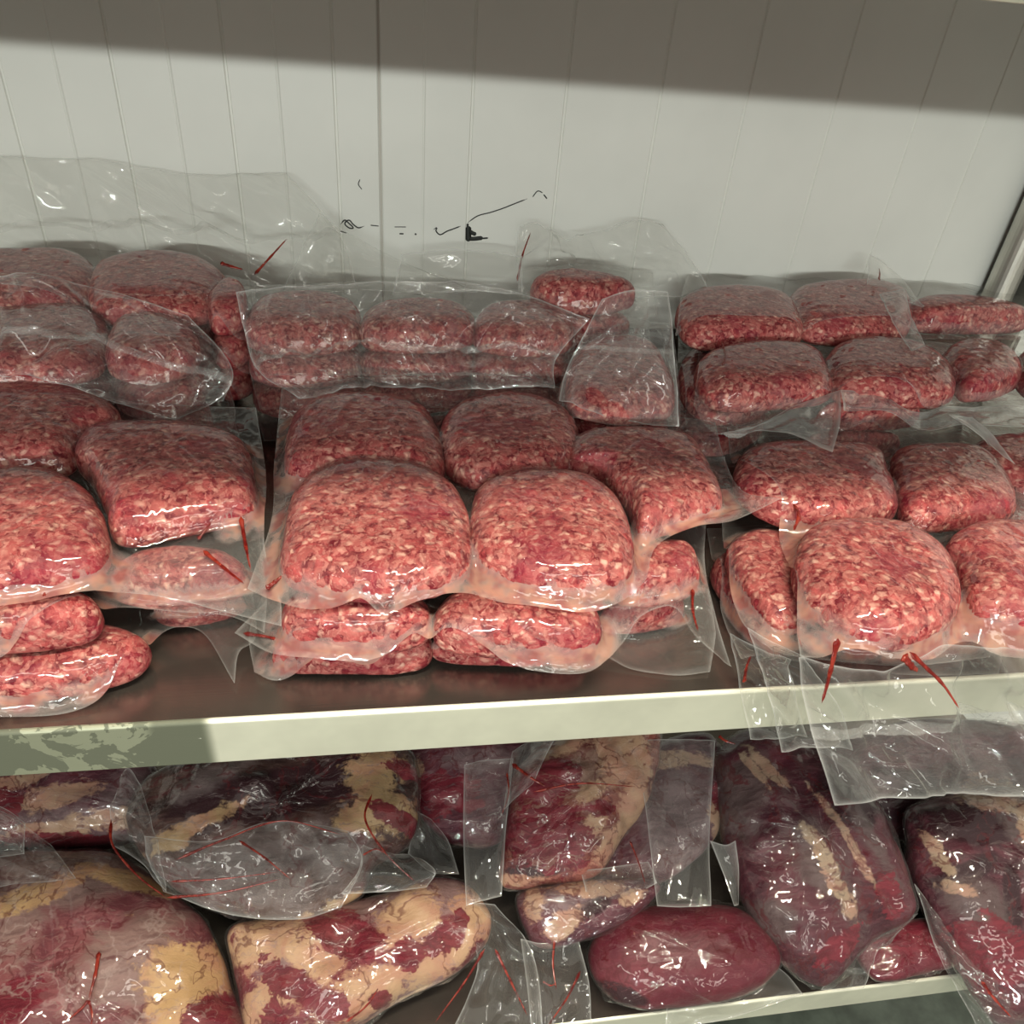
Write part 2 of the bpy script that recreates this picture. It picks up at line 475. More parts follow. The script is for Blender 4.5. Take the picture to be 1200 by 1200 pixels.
CUT_KINDS = {'burgundy_muscle': {'fat': (0.5,0.3,0.22),
                     'fibre': 0.12,
                     'muscle': (0.105,0.012,0.024),
                     'muscle2': (0.15,0.022,0.034),
                     'rot': 0.2,
                     'skin': (0.2,0.08,0.09)},
 'dark_flank': {'fat': (0.42,0.28,0.15),
                'fibre': 0.5,
                'muscle': (0.035,0.014,0.014),
                'muscle2': (0.08,0.038,0.032),
                'rot': 0.5,
                'skin': (0.22,0.165,0.165)},
 'dark_shank': {'fat': (0.33,0.24,0.17),
                'fibre': 0.35,
                'muscle': (0.04,0.008,0.015),
                'muscle2': (0.085,0.018,0.028),
                'rot': -0.9,
                'skin': (0.13,0.088,0.088)},
 'fatty_muscle': {'fat': (0.5,0.315,0.19),
                  'fibre': 0.3,
                  'muscle': (0.11,0.016,0.024),
                  'muscle2': (0.18,0.036,0.045),
                  'rot': 0.9,
                  'skin': (0.33,0.21,0.2)},
 'marbled_muscle': {'fat': (0.44,0.28,0.18),
                    'fibre': 0.6,
                    'muscle': (0.1,0.016,0.018),
                    'muscle2': (0.21,0.064,0.048),
                    'rot': 1.0,
                    'skin': (0.3,0.19,0.15)},
 'membraned_muscle': {'fat': (0.5,0.31,0.15),
                      'fibre': 0.3,
                      'muscle': (0.12,0.03,0.038),
                      'muscle2': (0.2,0.062,0.066),
                      'rot': 0.4,
                      'skin': (0.28,0.18,0.16),
                      'web': 0.4},
 'purple_muscle': {'fat': (0.44,0.29,0.2),
                   'fibre': 0.35,
                   'muscle': (0.06,0.013,0.024),
                   'muscle2': (0.12,0.038,0.05),
                   'rot': 0.3,
                   'skin': (0.24,0.16,0.17)}}
MINCE = [
    {'e': [[[-951,511,700],[-683,327,700],[-432,252,680],[-182,256,710],[-32,186,660],[241,261,700],[504,327,760],[824,264,700],[1286,158,680],[1579,218,690],[1815,423,740],[2001,773,790],[2366,961,820],[2693,1000,850],[3160,1199,920]],[[3160,1199,920],[2996,1526,780],[3099,2145,700],[3274,2887,700]],[[-1033,3568,700],[-27,3890,700],[1338,3928,700],[2311,3246,700],[3274,2887,700]],[[-954,529,700],[-884,1317,700],[-952,2187,700],[-1033,3568,700]]], 'label': 'top pack of the front centre stack, five bright mince patties, right film corner curling out', 'loose': 0.09, 'n': 80, 'patties': [{'P': [[-707,519,778],[-491,378,778],[-98,280,778],[272,310,778],[531,492,778],[602,883,778],[561,1403,778],[312,1781,778],[-100,1899,778],[-453,1845,778],[-713,1499,778],[-752,848,778]], 'dn': 0.0098, 'up': 0.0252}, {'P': [[575,796,778],[662,537,778],[952,336,778],[1364,265,778],[1643,354,778],[1782,666,778],[1832,1208,778],[1640,1628,778],[1150,1711,778],[749,1534,778],[627,1239,778]], 'dn': 0.0098, 'up': 0.0252}, {'P': [[1515,1865,778],[1778,1728,778],[1902,1309,778],[1892,865,778],[2141,971,778],[2463,1100,778],[2695,1228,778],[2768,1624,778],[2781,2222,778],[2540,2379,778],[2059,2417,778],[1648,2285,778]], 'dn': 0.0098, 'up': 0.0252}, {'P': [[-816,1837,778],[-580,1716,778],[-173,1747,778],[172,1721,778],[393,1667,778],[486,2026,778],[447,2488,778],[310,2873,778],[-106,3073,778],[-574,3035,778],[-822,2753,778],[-856,2255,778]], 'dn': 0.0098, 'up': 0.0252}, {'P': [[453,1962,778],[659,1648,778],[937,1592,778],[1385,1684,778],[1649,2060,778],[1743,2551,778],[1585,2962,778],[1202,3101,778],[731,2947,778],[492,2608,778]], 'dn': 0.0098, 'up': 0.0252}], 'step': 0.0022, 'streaks': [{'p': [[-821,476,740],[-766,509,770],[-711,542,800]], 'r': 0.0022}, {'p': [[-42,243,730],[-7,270,780],[27,282,820]], 'r': 0.0018}], 'zf': 680},
    {'e': [[[-1063,438,380],[-759,228,360],[-333,134,340],[-49,139,340],[244,224,400],[534,125,350],[932,-19,340],[1347,-46,340],[1627,160,380],[1834,387,440],[2099,444,460],[2197,201,400],[2407,-38,300]],[[2407,-38,300],[2428,417,400],[2552,1002,420],[2843,1751,400]],[[-892,2246,400],[821,2357,400],[2843,1751,400]],[[-1063,438,380],[-840,870,400],[-829,1384,400],[-892,2246,400]]], 'label': 'middle mince pack of the front centre stack, pressed under the five bright patties', 'n': 60, 'patties': [{'P': [[-617,245,438],[-333,188,438],[10,184,438],[245,250,438],[272,461,438],[80,696,438],[-345,769,438],[-694,604,438],[-737,366,438]], 'dn': 0.0098, 'up': 0.0252}, {'P': [[358,175,438],[704,85,438],[1144,23,438],[1416,86,438],[1483,326,438],[1303,543,438],[818,619,438],[389,523,438],[288,313,438]], 'dn': 0.0098, 'up': 0.0252}, {'P': [[1775,547,438],[2081,557,438],[2357,676,438],[2421,869,438],[2381,1078,438],[1977,1033,438],[1668,696,438]], 'dn': 0.0098, 'up': 0.0252}], 'streaks': [{'p': [[2293,603,500],[2235,409,460],[2220,224,420]], 'r': 0.002}, {'p': [[-998,404,410],[-796,352,400],[-616,228,400]], 'r': 0.0016}], 'zf': 340},
    {'e': [[[-959,368,60],[-796,296,30],[-474,322,40],[-114,283,30],[257,389,60],[631,333,40],[1136,283,40],[1541,358,80],[1789,250,30],[2102,169,20],[2387,176,30]],[[2387,176,30],[2577,587,50],[2700,1092,60]],[[-988,1830,60],[791,1889,60],[2700,1092,60]],[[-959,368,60],[-1043,765,80],[-994,1271,60],[-988,1830,60]]], 'label': 'bottom mince pack of the front centre stack, flat on the steel, mostly hidden', 'n': 50, 'patties': [{'P': [[-680,337,117],[-353,305,117],[69,288,117],[273,346,117],[250,548,117],[-235,682,117],[-721,604,117],[-830,400,117]], 'dn': 0.0087, 'up': 0.0223}, {'P': [[629,334,117],[1135,291,117],[1452,335,117],[1407,490,117],[908,619,117],[402,549,117],[301,407,117]], 'dn': 0.0087, 'up': 0.0223}, {'P': [[1752,598,117],[2016,603,117],[2312,693,117],[2319,824,117],[2050,837,117],[1608,668,117]], 'dn': 0.0087, 'up': 0.0223}], 'zf': 30},
    {'e': [[[-3179,401,660],[-2632,372,680],[-2297,402,680],[-2053,458,720],[-1858,504,730],[-1540,477,710],[-1151,368,670],[-704,212,640]],[[-704,212,640],[-738,465,670],[-892,973,720],[-980,1857,740],[-1211,3072,740]],[[-4851,3943,700],[-3221,4053,720],[-2142,3196,740],[-1211,3072,740]],[[-3179,401,660],[-3854,1847,700],[-4851,3943,700]]], 'label': 'top mince pack of the front left stack with a wide milky film corner', 'loose': 0.09, 'n': 80, 'patties': [{'P': [[-2963,572,778],[-2646,438,778],[-2302,453,778],[-2005,526,778],[-1867,697,778],[-1948,1049,778],[-2169,1464,778],[-2513,1760,778],[-2879,1794,778],[-3197,1558,778],[-3176,935,778]], 'dn': 0.0098, 'up': 0.0252}, {'P': [[-2223,1665,778],[-2028,1296,778],[-1876,978,778],[-1547,1045,778],[-1154,1183,778],[-980,1311,778],[-1035,1694,778],[-1188,2218,778],[-1529,2445,778],[-2020,2516,778],[-2440,2451,778],[-2477,2076,778]], 'dn': 0.0098, 'up': 0.0252}, {'P': [[-3446,1865,778],[-2966,1857,778],[-2486,1895,778],[-2441,2353,778],[-2272,2638,778],[-2447,2945,778],[-2953,3254,778],[-3521,3171,778],[-3832,2742,778]], 'dn': 0.0098, 'up': 0.0252}], 'step': 0.0022, 'streaks': [{'p': [[-1337,965,800],[-1297,1024,830],[-1253,1072,870]], 'r': 0.0016}, {'p': [[-1070,1168,850],[-1017,952,740],[-955,716,710]], 'r': 0.002}, {'p': [[-1291,874,770],[-1136,728,730],[-981,572,710]], 'r': 0.0018}, {'p': [[-2178,436,760],[-2180,473,800],[-2193,527,840]], 'r': 0.0014}], 'zf': 680},
    {'e': [[[-3207,235,360],[-2716,217,360],[-2435,271,370],[-2204,384,420],[-2010,565,470],[-1835,630,480],[-1500,599,460],[-1100,547,440],[-859,406,400]],[[-859,406,400],[-892,826,440],[-1085,1803,440]],[[-4372,2714,400],[-2994,2846,400],[-1085,1803,440]],[[-3207,235,360],[-3695,1290,400],[-4372,2714,400]]], 'label': 'middle mince pack of the front left stack, a dark glossy strip under the top one', 'n': 55, 'patties': [{'P': [[-2785,299,458],[-2384,310,458],[-2043,356,458],[-1904,466,458],[-2007,646,458],[-2434,766,458],[-2951,733,458],[-3088,496,458]], 'dn': 0.0098, 'up': 0.0252}, {'P': [[-1731,710,458],[-1360,723,458],[-1045,796,458],[-1057,970,458],[-1339,1102,458],[-1806,1060,458],[-1947,840,458]], 'dn': 0.0098, 'up': 0.0252}], 'zf': 360},
    {'e': [[[-3259,97,30],[-2516,97,30],[-2108,109,30],[-1877,238,40],[-1756,435,70],[-1676,635,140],[-1545,735,180],[-1343,706,120],[-1082,283,40]],[[-1082,283,40],[-1081,528,100],[-984,696,100],[-1087,1275,60]],[[-4184,2064,60],[-2932,2393,60],[-1087,1275,60]],[[-3259,97,30],[-3735,1119,60],[-4184,2064,60]]], 'label': 'bottom mince pack of the front left stack on bare steel with curved pale film edge', 'n': 55, 'patties': [{'P': [[-2837,173,117],[-2326,180,117],[-1960,245,117],[-1692,380,117],[-1693,581,117],[-1959,727,117],[-2474,769,117],[-3052,699,117],[-3149,360,117]], 'dn': 0.0087, 'up': 0.0223}, {'P': [[-1590,865,117],[-1317,908,117],[-1105,1008,117],[-1203,1096,117],[-1544,1081,117],[-1734,931,117]], 'dn': 0.0087, 'up': 0.0223}], 'zf': 30},
    {'e': [[[2794,-186,540],[3078,-220,540],[3378,-326,530],[3721,-294,540],[4065,-154,580],[4324,-292,550],[5101,-374,540]],[[5101,-374,540],[6159,1376,600],[6950,2991,600]],[[3444,2943,620],[4964,3137,620],[6950,2991,600]],[[2794,-186,540],[2989,453,600],[3237,1330,600],[3153,1975,620],[3444,2943,620]]], 'flaps': [{'amp': 1.25, 'dir': 1.45, 'e': [[[2592,-440,798],[3268,-440,642],[3748,-440,843],[5013,-440,589]],[[5013,-440,589],[5335,-580,-27],[5358,-850,-459]],[[2969,-850,-217],[3339,-920,-94],[4179,-800,-323],[4733,-900,-328],[5358,-850,-459]],[[2592,-440,798],[2755,-580,305],[2969,-850,-217]]], 'haze': 0.04, 'n': 46, 'seal': [(0.5,0.58)], 'spread': 1.5}], 'label': 'top mince pack of the front right stack, wide clear tail hanging over the shelf edge', 'loose': 0.09, 'n': 80, 'patties': [{'P': [[2948,306,678],[2983,75,678],[3103,-167,678],[3370,-278,678],[3656,-228,678],[3973,-68,678],[4226,244,678],[4364,673,678],[4189,1009,678],[3761,1072,678],[3341,974,678],[3047,591,678]], 'dn': 0.0098, 'up': 0.0252}, {'P': [[4372,503,678],[4179,50,678],[4329,-139,678],[4786,-187,678],[5262,-23,678],[5606,540,678],[5486,925,678],[4891,1003,678],[4451,767,678]], 'dn': 0.0098, 'up': 0.0252}, {'P': [[3001,1532,678],[3147,1253,678],[3471,1102,678],[3839,1062,678],[4321,1267,678],[4573,1853,678],[4638,2218,678],[3993,2323,678],[3396,2260,678],[3092,1929,678]], 'dn': 0.0098, 'up': 0.0252}, {'P': [[4417,1419,678],[4354,1108,678],[4799,1065,678],[5343,1143,678],[5638,1550,678],[5788,2077,678],[5582,2271,678],[4975,2246,678],[4704,2024,678]], 'dn': 0.0098, 'up': 0.0252}], 'step': 0.0022, 'streaks': [{'p': [[2742,-500,1030],[2724,-560,891],[2720,-600,742],[2689,-660,622]], 'r': 0.003}, {'p': [[3276,-520,898],[3389,-580,813],[3541,-620,687],[3711,-670,499]], 'r': 0.0022}, {'p': [[3198,-560,913],[3255,-600,859],[3336,-590,796]], 'r': 0.004}, {'p': [[3338,1241,820],[3281,1067,840],[3177,916,800]], 'r': 0.0035}], 'zf': 580},
    {'e': [[[2761,79,340],[2959,-2,340],[3683,-152,360],[4409,-113,360]],[[4409,-113,360],[5520,1072,360],[6565,2324,360]],[[3117,2081,360],[4635,2356,360],[6565,2324,360]],[[2761,79,340],[2647,375,340],[2749,1012,360],[3117,2081,360]]], 'flaps': [{'amp': 1.3, 'e': [[[2326,-180,842],[2543,-180,696],[2845,-180,530]],[[2845,-180,530],[3187,-300,112],[3472,-300,-398]],[[2859,-300,-335],[3137,-300,-343],[3472,-300,-398]],[[2326,-180,842],[2565,-280,360],[2859,-300,-335]]], 'haze': 0.02, 'n': 26}], 'label': 'middle mince pack of the front right stack, squashed, short film tail over the edge', 'n': 70, 'patties': [{'P': [[2729,578,381],[2833,240,381],[3131,292,381],[3357,737,381],[3400,1289,381],[3075,1362,381],[2771,1113,381]], 'dn': 0.0081, 'up': 0.0209}, {'P': [[3586,141,381],[4300,136,381],[4771,553,381],[4646,1015,381],[3865,1044,381],[3372,539,381]], 'dn': 0.0081, 'up': 0.0209}], 'streaks': [{'p': [[3062,350,500],[2970,167,450],[2937,6,420]], 'r': 0.002}], 'zf': 300},
    {'e': [[[2653,252,80],[2879,256,80],[3846,34,60],[4696,-23,60]],[[4696,-23,60],[5499,841,60],[6347,1836,60]],[[2993,1946,60],[4571,2037,60],[6347,1836,60]],[[2653,252,80],[2701,800,80],[2993,1946,60]]], 'flaps': [{'amp': 1.2, 'e': [[[2315,-60,648],[2554,-60,510],[2857,-60,363]],[[2857,-60,363],[2956,-120,62],[3159,-140,-387]],[[2706,-140,-404],[2916,-140,-404],[3159,-140,-387]],[[2315,-60,648],[2476,-100,212],[2706,-140,-404]]], 'n': 22}], 'label': 'bottom mince pack of the front right stack, dark and mostly hidden above the steel', 'n': 60, 'patties': [{'P': [[2768,762,111],[2902,380,111],[3146,468,111],[3149,937,111],[3030,1425,111],[2760,1236,111]], 'dn': 0.0081, 'up': 0.0209}, {'P': [[3670,239,111],[4328,219,111],[4810,408,111],[4607,773,111],[3836,810,111],[3389,453,111]], 'dn': 0.0081, 'up': 0.0209}], 'streaks': [{'p': [[2460,-160,279],[2437,-160,436],[2451,-140,531]], 'r': 0.0022}], 'zf': 30},
    {'e': [[[2985,2853,880],[3036,2358,870],[3419,2437,900],[4092,2786,960],[4561,2937,1040],[5110,2950,1000],[5484,2730,940],[6177,2891,960],[7781,2934,950]],[[7781,2934,950],[8711,3952,900],[9706,5228,900]],[[3727,4702,900],[5957,5159,900],[9706,5228,900]],[[2985,2853,880],[3253,3558,900],[3727,4702,900]]], 'flaps': [{'amp': 0.5, 'e': [[[3027,2341,880],[3463,2451,920],[4124,2782,1000],[4524,2894,1080]],[[4524,2894,1080],[4223,2301,1050],[3938,1854,980]],[[3110,2305,900],[3658,2302,920],[3938,1854,980]],[[3027,2341,880],[3077,2323,890],[3110,2305,900]]], 'haze': 0.22, 'n': 14}, {'amp': 0.5, 'e': [[[4496,2853,1100],[4950,2867,1040],[5251,2615,980],[5848,2732,1000],[7522,2676,1000]],[[7522,2676,1000],[7084,2181,1000]],[[4391,2528,1040],[4889,2573,1000],[5139,2282,970],[5644,2298,1000],[7084,2181,1000]],[[4496,2853,1100],[4391,2528,1040]]], 'haze': 0.2, 'n': 16}, {'amp': 0.3, 'e': [[[5438,2413,1050],[5678,2380,1050]],[[5678,2380,1050],[5666,1962,1030],[5556,1556,1000]],[[5527,1687,1010],[5556,1556,1000]],[[5438,2413,1050],[5543,2043,1030],[5527,1687,1010]]], 'haze': 0.3, 'n': 6}], 'grow': 1.07, 'juice': 0.2, 'label': 'rear right mince pack, four dull patties and pale film edge curling along its front', 'n': 70, 'patties': [{'P': [[3201,2775,961],[3742,2781,961],[4371,2918,961],[4581,3269,961],[4706,3850,961],[4203,3996,961],[3462,3732,961],[3162,3233,961]], 'dn': 0.0101, 'up': 0.0259}, {'P': [[4583,2962,961],[5079,2833,961],[5720,2896,961],[6052,3296,961],[6190,3788,961],[5983,4117,961],[5561,4188,961],[5094,4002,961],[4718,3521,961]], 'dn': 0.0101, 'up': 0.0259}, {'P': [[6104,3336,961],[6129,3001,961],[6864,3296,961],[7192,3907,961],[6988,4159,961],[6583,4051,961],[6247,3737,961]], 'dn': 0.0101, 'up': 0.0259}, {'P': [[6935,3282,961],[6989,2974,961],[7760,3155,961],[8243,3965,961],[7766,4120,961],[7221,3754,961]], 'dn': 0.0101, 'up': 0.0259}], 'streaks': [{'p': [[3584,3825,1180],[3447,3392,1220],[3316,3139,1210]], 'r': 0.0018}], 'zf': 859},
    {'e': [[[3262,4356,950],[4403,4337,960],[6280,4530,960],[8420,4660,950]],[[8420,4660,950],[9467,6235,950]],[[4225,6752,960],[6212,7226,960],[7905,7221,980],[9467,6235,950]],[[3262,4356,950],[3668,5441,960],[4225,6752,960]]], 'flaps': [{'amp': 0.5, 'e': [[[6174,5459,1250],[6396,5318,1250],[6696,4904,1220]],[[6696,4904,1220],[6738,5548,1350]],[[6523,6162,1500],[6633,5856,1450],[6738,5548,1350]],[[6174,5459,1250],[6523,6162,1500]]], 'haze': 0.1, 'n': 8}, {'amp': 0.4, 'e': [[[6165,5158,1300],[5756,4061,1280],[5585,3454,1260]],[[5585,3454,1260],[5868,3627,1260]],[[6638,5363,1320],[6106,4291,1300],[5868,3627,1260]],[[6165,5158,1300],[6638,5363,1320]]], 'haze': 0.16, 'n': 6}], 'grow': 1.06, 'juice': 0.2, 'label': 'rear right mince pack nearest the wall, three dark patties and small upright film corner', 'n': 60, 'patties': [{'P': [[3416,4166,1026],[3992,4110,1026],[4643,4222,1026],[4940,4782,1026],[5041,5410,1026],[4543,5637,1026],[3793,5392,1026],[3455,4819,1026]], 'dn': 0.0106, 'up': 0.0274}, {'P': [[4869,4540,1026],[5186,4285,1026],[6011,4377,1026],[6529,4930,1026],[6932,5747,1026],[6591,6069,1026],[5589,5823,1026],[5125,5365,1026]], 'dn': 0.0106, 'up': 0.0274}, {'P': [[6655,4820,1026],[7272,4786,1026],[8161,4905,1026],[8211,5177,1026],[7825,5369,1026],[7077,5404,1026],[6670,5175,1026]], 'dn': 0.0106, 'up': 0.0274}], 'step': 0.003, 'streaks': [{'p': [[6256,5391,1410],[6387,5612,1430],[6479,5800,1440]], 'r': 0.0025}], 'zf': 920},
    {'e': [[[3079,3068,500],[3928,2942,500],[5525,2977,500],[5703,1530,500],[6876,1498,500]],[[6876,1498,500],[9895,4862,500]],[[3864,5741,500],[6494,5882,500],[9895,4862,500]],[[3079,3068,500],[3351,4179,500],[3864,5741,500]]], 'juice': 0.2, 'label': 'dark mince pack lying under the two rear right packs, above the steel', 'n': 50, 'patties': [{'P': [[3233,3267,575],[3615,3123,575],[4287,3590,575],[4587,4594,575],[3912,4873,575],[3567,4652,575],[3232,3902,575]], 'dn': 0.0095, 'up': 0.0245}, {'P': [[4823,3089,575],[5380,3091,575],[5753,3157,575],[5667,3263,575],[4901,3292,575],[4533,3162,575]], 'dn': 0.0095, 'up': 0.0245}, {'P': [[5811,1851,575],[6088,1631,575],[6853,1720,575],[7382,2434,575],[6704,2635,575],[6042,2542,575],[5642,2196,575]], 'dn': 0.0095, 'up': 0.0245}], 'under': [(0.0,0.01,-0.044, 'lowest mince pack of the rear right pile, hidden down on the steel shelf')], 'zf': 480},
    {'e': [[[-4996,4473,1000],[-3362,4463,1000],[-1302,4017,1000]],[[-1302,4017,1000],[-1525,5804,1000]],[[-5857,6280,1000],[-3734,6884,1000],[-1525,5804,1000]],[[-4996,4473,1000],[-5857,6280,1000]]], 'flaps': [{'amp': 1.8, 'dir': 2.2, 'e': [[[-5619,5650,826],[-4295,5650,915],[-2642,5650,1016],[-1222,5650,907],[-321,5650,934]],[[-321,5650,934],[-465,6000,1385],[-763,6300,1743],[-1141,6500,2088]],[[-5609,6550,2057],[-4276,6500,2102],[-3298,6550,2117],[-2180,6500,2017],[-1141,6500,2088]],[[-5619,5650,826],[-5672,6200,1411],[-5609,6550,2057]]], 'n': 44, 'seal': [(0.42,0.46)], 'spread': 1.2}, {'amp': 1.2, 'e': [[[-1215,5600,925],[-217,5600,1007],[1124,5600,994]],[[1124,5600,994],[613,5850,1106],[-109,6000,1399]],[[-758,6200,1719],[-511,6100,1577],[-109,6000,1399]],[[-1215,5600,925],[-1026,6000,1262],[-758,6200,1719]]], 'haze': 0.03, 'n': 20}], 'grow': 1.06, 'juice': 0.2, 'label': 'rear left mince pack below a tall clear bag end standing upright against the wall', 'n': 40, 'patties': [{'P': [[-4074,4286,1086],[-3249,4383,1086],[-3081,5083,1086],[-3451,5846,1086],[-4024,5910,1086],[-4552,5668,1086],[-4662,4853,1086]], 'dn': 0.0106, 'up': 0.0274}, {'P': [[-2880,4408,1086],[-2404,4228,1086],[-1826,4426,1086],[-1789,5265,1086],[-2159,5865,1086],[-2678,6016,1086],[-3116,5707,1086],[-3135,5178,1086]], 'dn': 0.0106, 'up': 0.0274}, {'P': [[-1685,4111,1086],[-1440,4308,1086],[-1521,4915,1086],[-1720,5025,1086],[-1809,4503,1086]], 'dn': 0.0106, 'up': 0.0274}], 'step': 0.003, 'streaks': [{'p': [[-1865,5600,1276],[-1757,5600,1241],[-1620,5600,1206]], 'r': 0.003}, {'p': [[-1527,5750,1100],[-1331,5900,1282],[-1148,6000,1459]], 'r': 0.0022}], 'under': [(0.0,-0.002,-0.036, 'second mince pack down in the rear left pile, hidden beneath the one against the wall'), (0.0,0.0,-0.073, 'third mince pack down in the rear left pile, hidden beneath the second')], 'zf': 980},
    {'e': [[[-4261,2852,900],[-2880,2873,900],[-1885,2806,900],[-1453,2894,900]],[[-1453,2894,900],[-1474,3425,900],[-1840,4692,900]],[[-5435,5321,900],[-3748,5600,900],[-1840,4692,900]],[[-4261,2852,900],[-5435,5321,900]]], 'flaps': [{'amp': 2.1, 'dir': 1.2, 'e': [[[-4171,2850,1151],[-3214,2850,1133],[-2822,2850,1106],[-2386,2850,915],[-1886,2850,732]],[[-1886,2850,732],[-1460,2950,914],[-1380,3100,1139],[-1736,3350,1515]],[[-4268,3520,1774],[-3278,3520,1785],[-2744,3520,1735],[-2275,3520,1618],[-1736,3350,1515]],[[-4171,2850,1151],[-4267,3250,1415],[-4268,3520,1774]]], 'haze': 0.01, 'n': 26, 'seal': [(0.46,0.5)], 'spread': 2.0}], 'grow': 1.07, 'juice': 0.2, 'label': 'mince pack behind the front left stack, covered by its folded bag end with white glints', 'n': 50, 'patties': [{'P': [[-3829,3092,995],[-3351,3079,995],[-2735,3118,995],[-2617,3522,995],[-2834,4257,995],[-3357,4573,995],[-4060,4129,995],[-4054,3336,995]], 'dn': 0.0095, 'up': 0.0245}, {'P': [[-2361,3195,995],[-2029,3179,995],[-1797,3408,995],[-1855,3883,995],[-2227,4273,995],[-2609,4185,995],[-2553,3510,995]], 'dn': 0.0095, 'up': 0.0245}], 'step': 0.003, 'under': [(0.0,0.0,-0.036, 'mince pack directly under the one with white glints behind the front left stack'), (0.0,0.0,-0.073, 'mince pack at the foot of the pile behind the front left stack')], 'zf': 900},
    {'e': [[[-1239,3432,900],[226,3473,900],[1800,3517,900]],[[1800,3517,900],[2231,4674,900],[2397,5970,900]],[[-1700,5928,900],[312,6272,900],[2397,5970,900]],[[-1239,3432,900],[-1500,4473,900],[-1700,5928,900]]], 'flaps': [{'amp': 2.1, 'dir': 1.5, 'e': [[[-782,2900,902],[-103,2900,1038],[523,2900,1045],[1578,2900,1047]],[[1578,2900,1047],[1619,3150,1250],[1942,3350,1566]],[[-1350,3550,1675],[-555,3550,1755],[226,3550,1819],[1117,3550,1782],[1942,3350,1566]],[[-782,2900,902],[-1189,3200,1096],[-1350,3550,1675]]], 'haze': 0.02, 'n': 40, 'seal': [(0.42,0.47)], 'spread': 1.4}], 'grow': 1.07, 'juice': 0.2, 'label': 'mince pack behind the front centre stack under a hazy bag end with crimped seal line', 'n': 40, 'patties': [{'P': [[-1129,3896,981],[-625,3903,981],[-305,4164,981],[-372,4850,981],[-866,5104,981],[-1347,4847,981],[-1388,4155,981]], 'dn': 0.0101, 'up': 0.0259}, {'P': [[-23,3992,981],[511,4014,981],[909,4225,981],[887,4771,981],[463,4938,981],[-109,4731,981],[-243,4209,981]], 'dn': 0.0101, 'up': 0.0259}, {'P': [[1097,3989,981],[1598,3926,981],[1960,4128,981],[2021,4653,981],[1650,4976,981],[1131,4796,981],[963,4228,981]], 'dn': 0.0101, 'up': 0.0259}], 'step': 0.003, 'under': [(0.0,0.0,-0.036, 'mince pack under the hazy sealed one behind the centre stack'), (0.0,0.0,-0.072, 'mince pack on the steel at the foot of the pile behind the centre stack')], 'zf': 880},
    {'e': [[[1570,2724,830],[2094,2477,830],[2767,2561,830]],[[2767,2561,830],[3106,3660,850],[3514,5138,850]],[[2244,5200,850],[2927,5328,850],[3514,5138,850]],[[1570,2724,830],[1869,3836,850],[2244,5200,850]]], 'flaps': [{'amp': 1.3, 'dir': 1.5, 'e': [[[1546,2550,1099],[1926,2550,970],[2360,2550,854],[2745,2550,836]],[[2745,2550,836],[2702,2900,1380],[2592,3150,1934]],[[1987,3150,1851],[2251,3150,1940],[2592,3150,1934]],[[1546,2550,1099],[1675,2900,1277],[1987,3150,1851]]], 'haze': 0.07, 'n': 26, 'seal': [(0.55,0.585)], 'spread': 1.6}], 'juice': 0.2, 'label': 'hazy bagged mince patty standing square beside the centre stack with a vertical milky fold', 'n': 40, 'patties': [{'P': [[1873,2603,895],[2359,2540,895],[2740,2743,895],[2910,3419,895],[2931,4162,895],[2529,4336,895],[2010,3897,895],[1703,2939,895]], 'dn': 0.0095, 'up': 0.0245}], 'step': 0.003, 'under': [(0.0,0.0,-0.036, 'mince pack below the square hazy one beside the centre stack'), (0.0,0.0,-0.072, 'lowest mince pack below the square hazy one beside the centre stack')], 'zf': 800},
    {'e': [[[1514,4565,1080],[2336,4363,1080],[3168,4804,1080]],[[3168,4804,1080],[3591,6395,1080]],[[1750,6275,1080],[2775,6744,1080],[3591,6395,1080]],[[1514,4565,1080],[1750,6275,1080]]], 'flaps': [{'amp': 2.2, 'e': [[[1607,5450,1062],[2153,5450,1131],[2820,5450,1021],[3592,5450,1065],[4004,5450,1242]],[[4004,5450,1242],[3798,5750,1515],[3510,6000,1770]],[[1635,6000,1693],[1873,6050,1751],[2261,6000,1594],[2697,6050,1702],[3134,6100,1832],[3510,6000,1770]],[[1607,5450,1062],[1578,5750,1434],[1635,6000,1693]]], 'haze': 0.03, 'n': 30}, {'amp': 0.8, 'e': [[[84,5300,1070],[883,5300,1125],[1623,5300,1105]],[[1623,5300,1105],[1636,5600,1482]],[[191,5600,1449],[891,5600,1555],[1632,5600,1522]],[[84,5300,1070],[191,5600,1449]]], 'haze': 0.1, 'n': 12}], 'juice': 0.2, 'label': 'rear centre mince pack by the wall, one dark patty below a puffed up clear bag', 'n': 30, 'patties': [{'P': [[1929,4832,1162],[2427,4762,1162],[2915,5015,1162],[2883,5216,1162],[2445,5450,1162],[1911,5426,1162],[1688,5153,1162]], 'dn': 0.0112, 'up': 0.0288}], 'step': 0.003, 'streaks': [{'p': [[1582,5500,1202],[1645,5650,1467],[1760,5850,1698]], 'r': 0.0018}], 'under': [(0.0,0.0,-0.041, 'mince pack under the puffed up one at the rear centre by the wall'), (0.0,0.0,-0.082, 'foot of the pile under the puffed up bag at the rear centre, resting on steel')], 'zf': 1050},
]
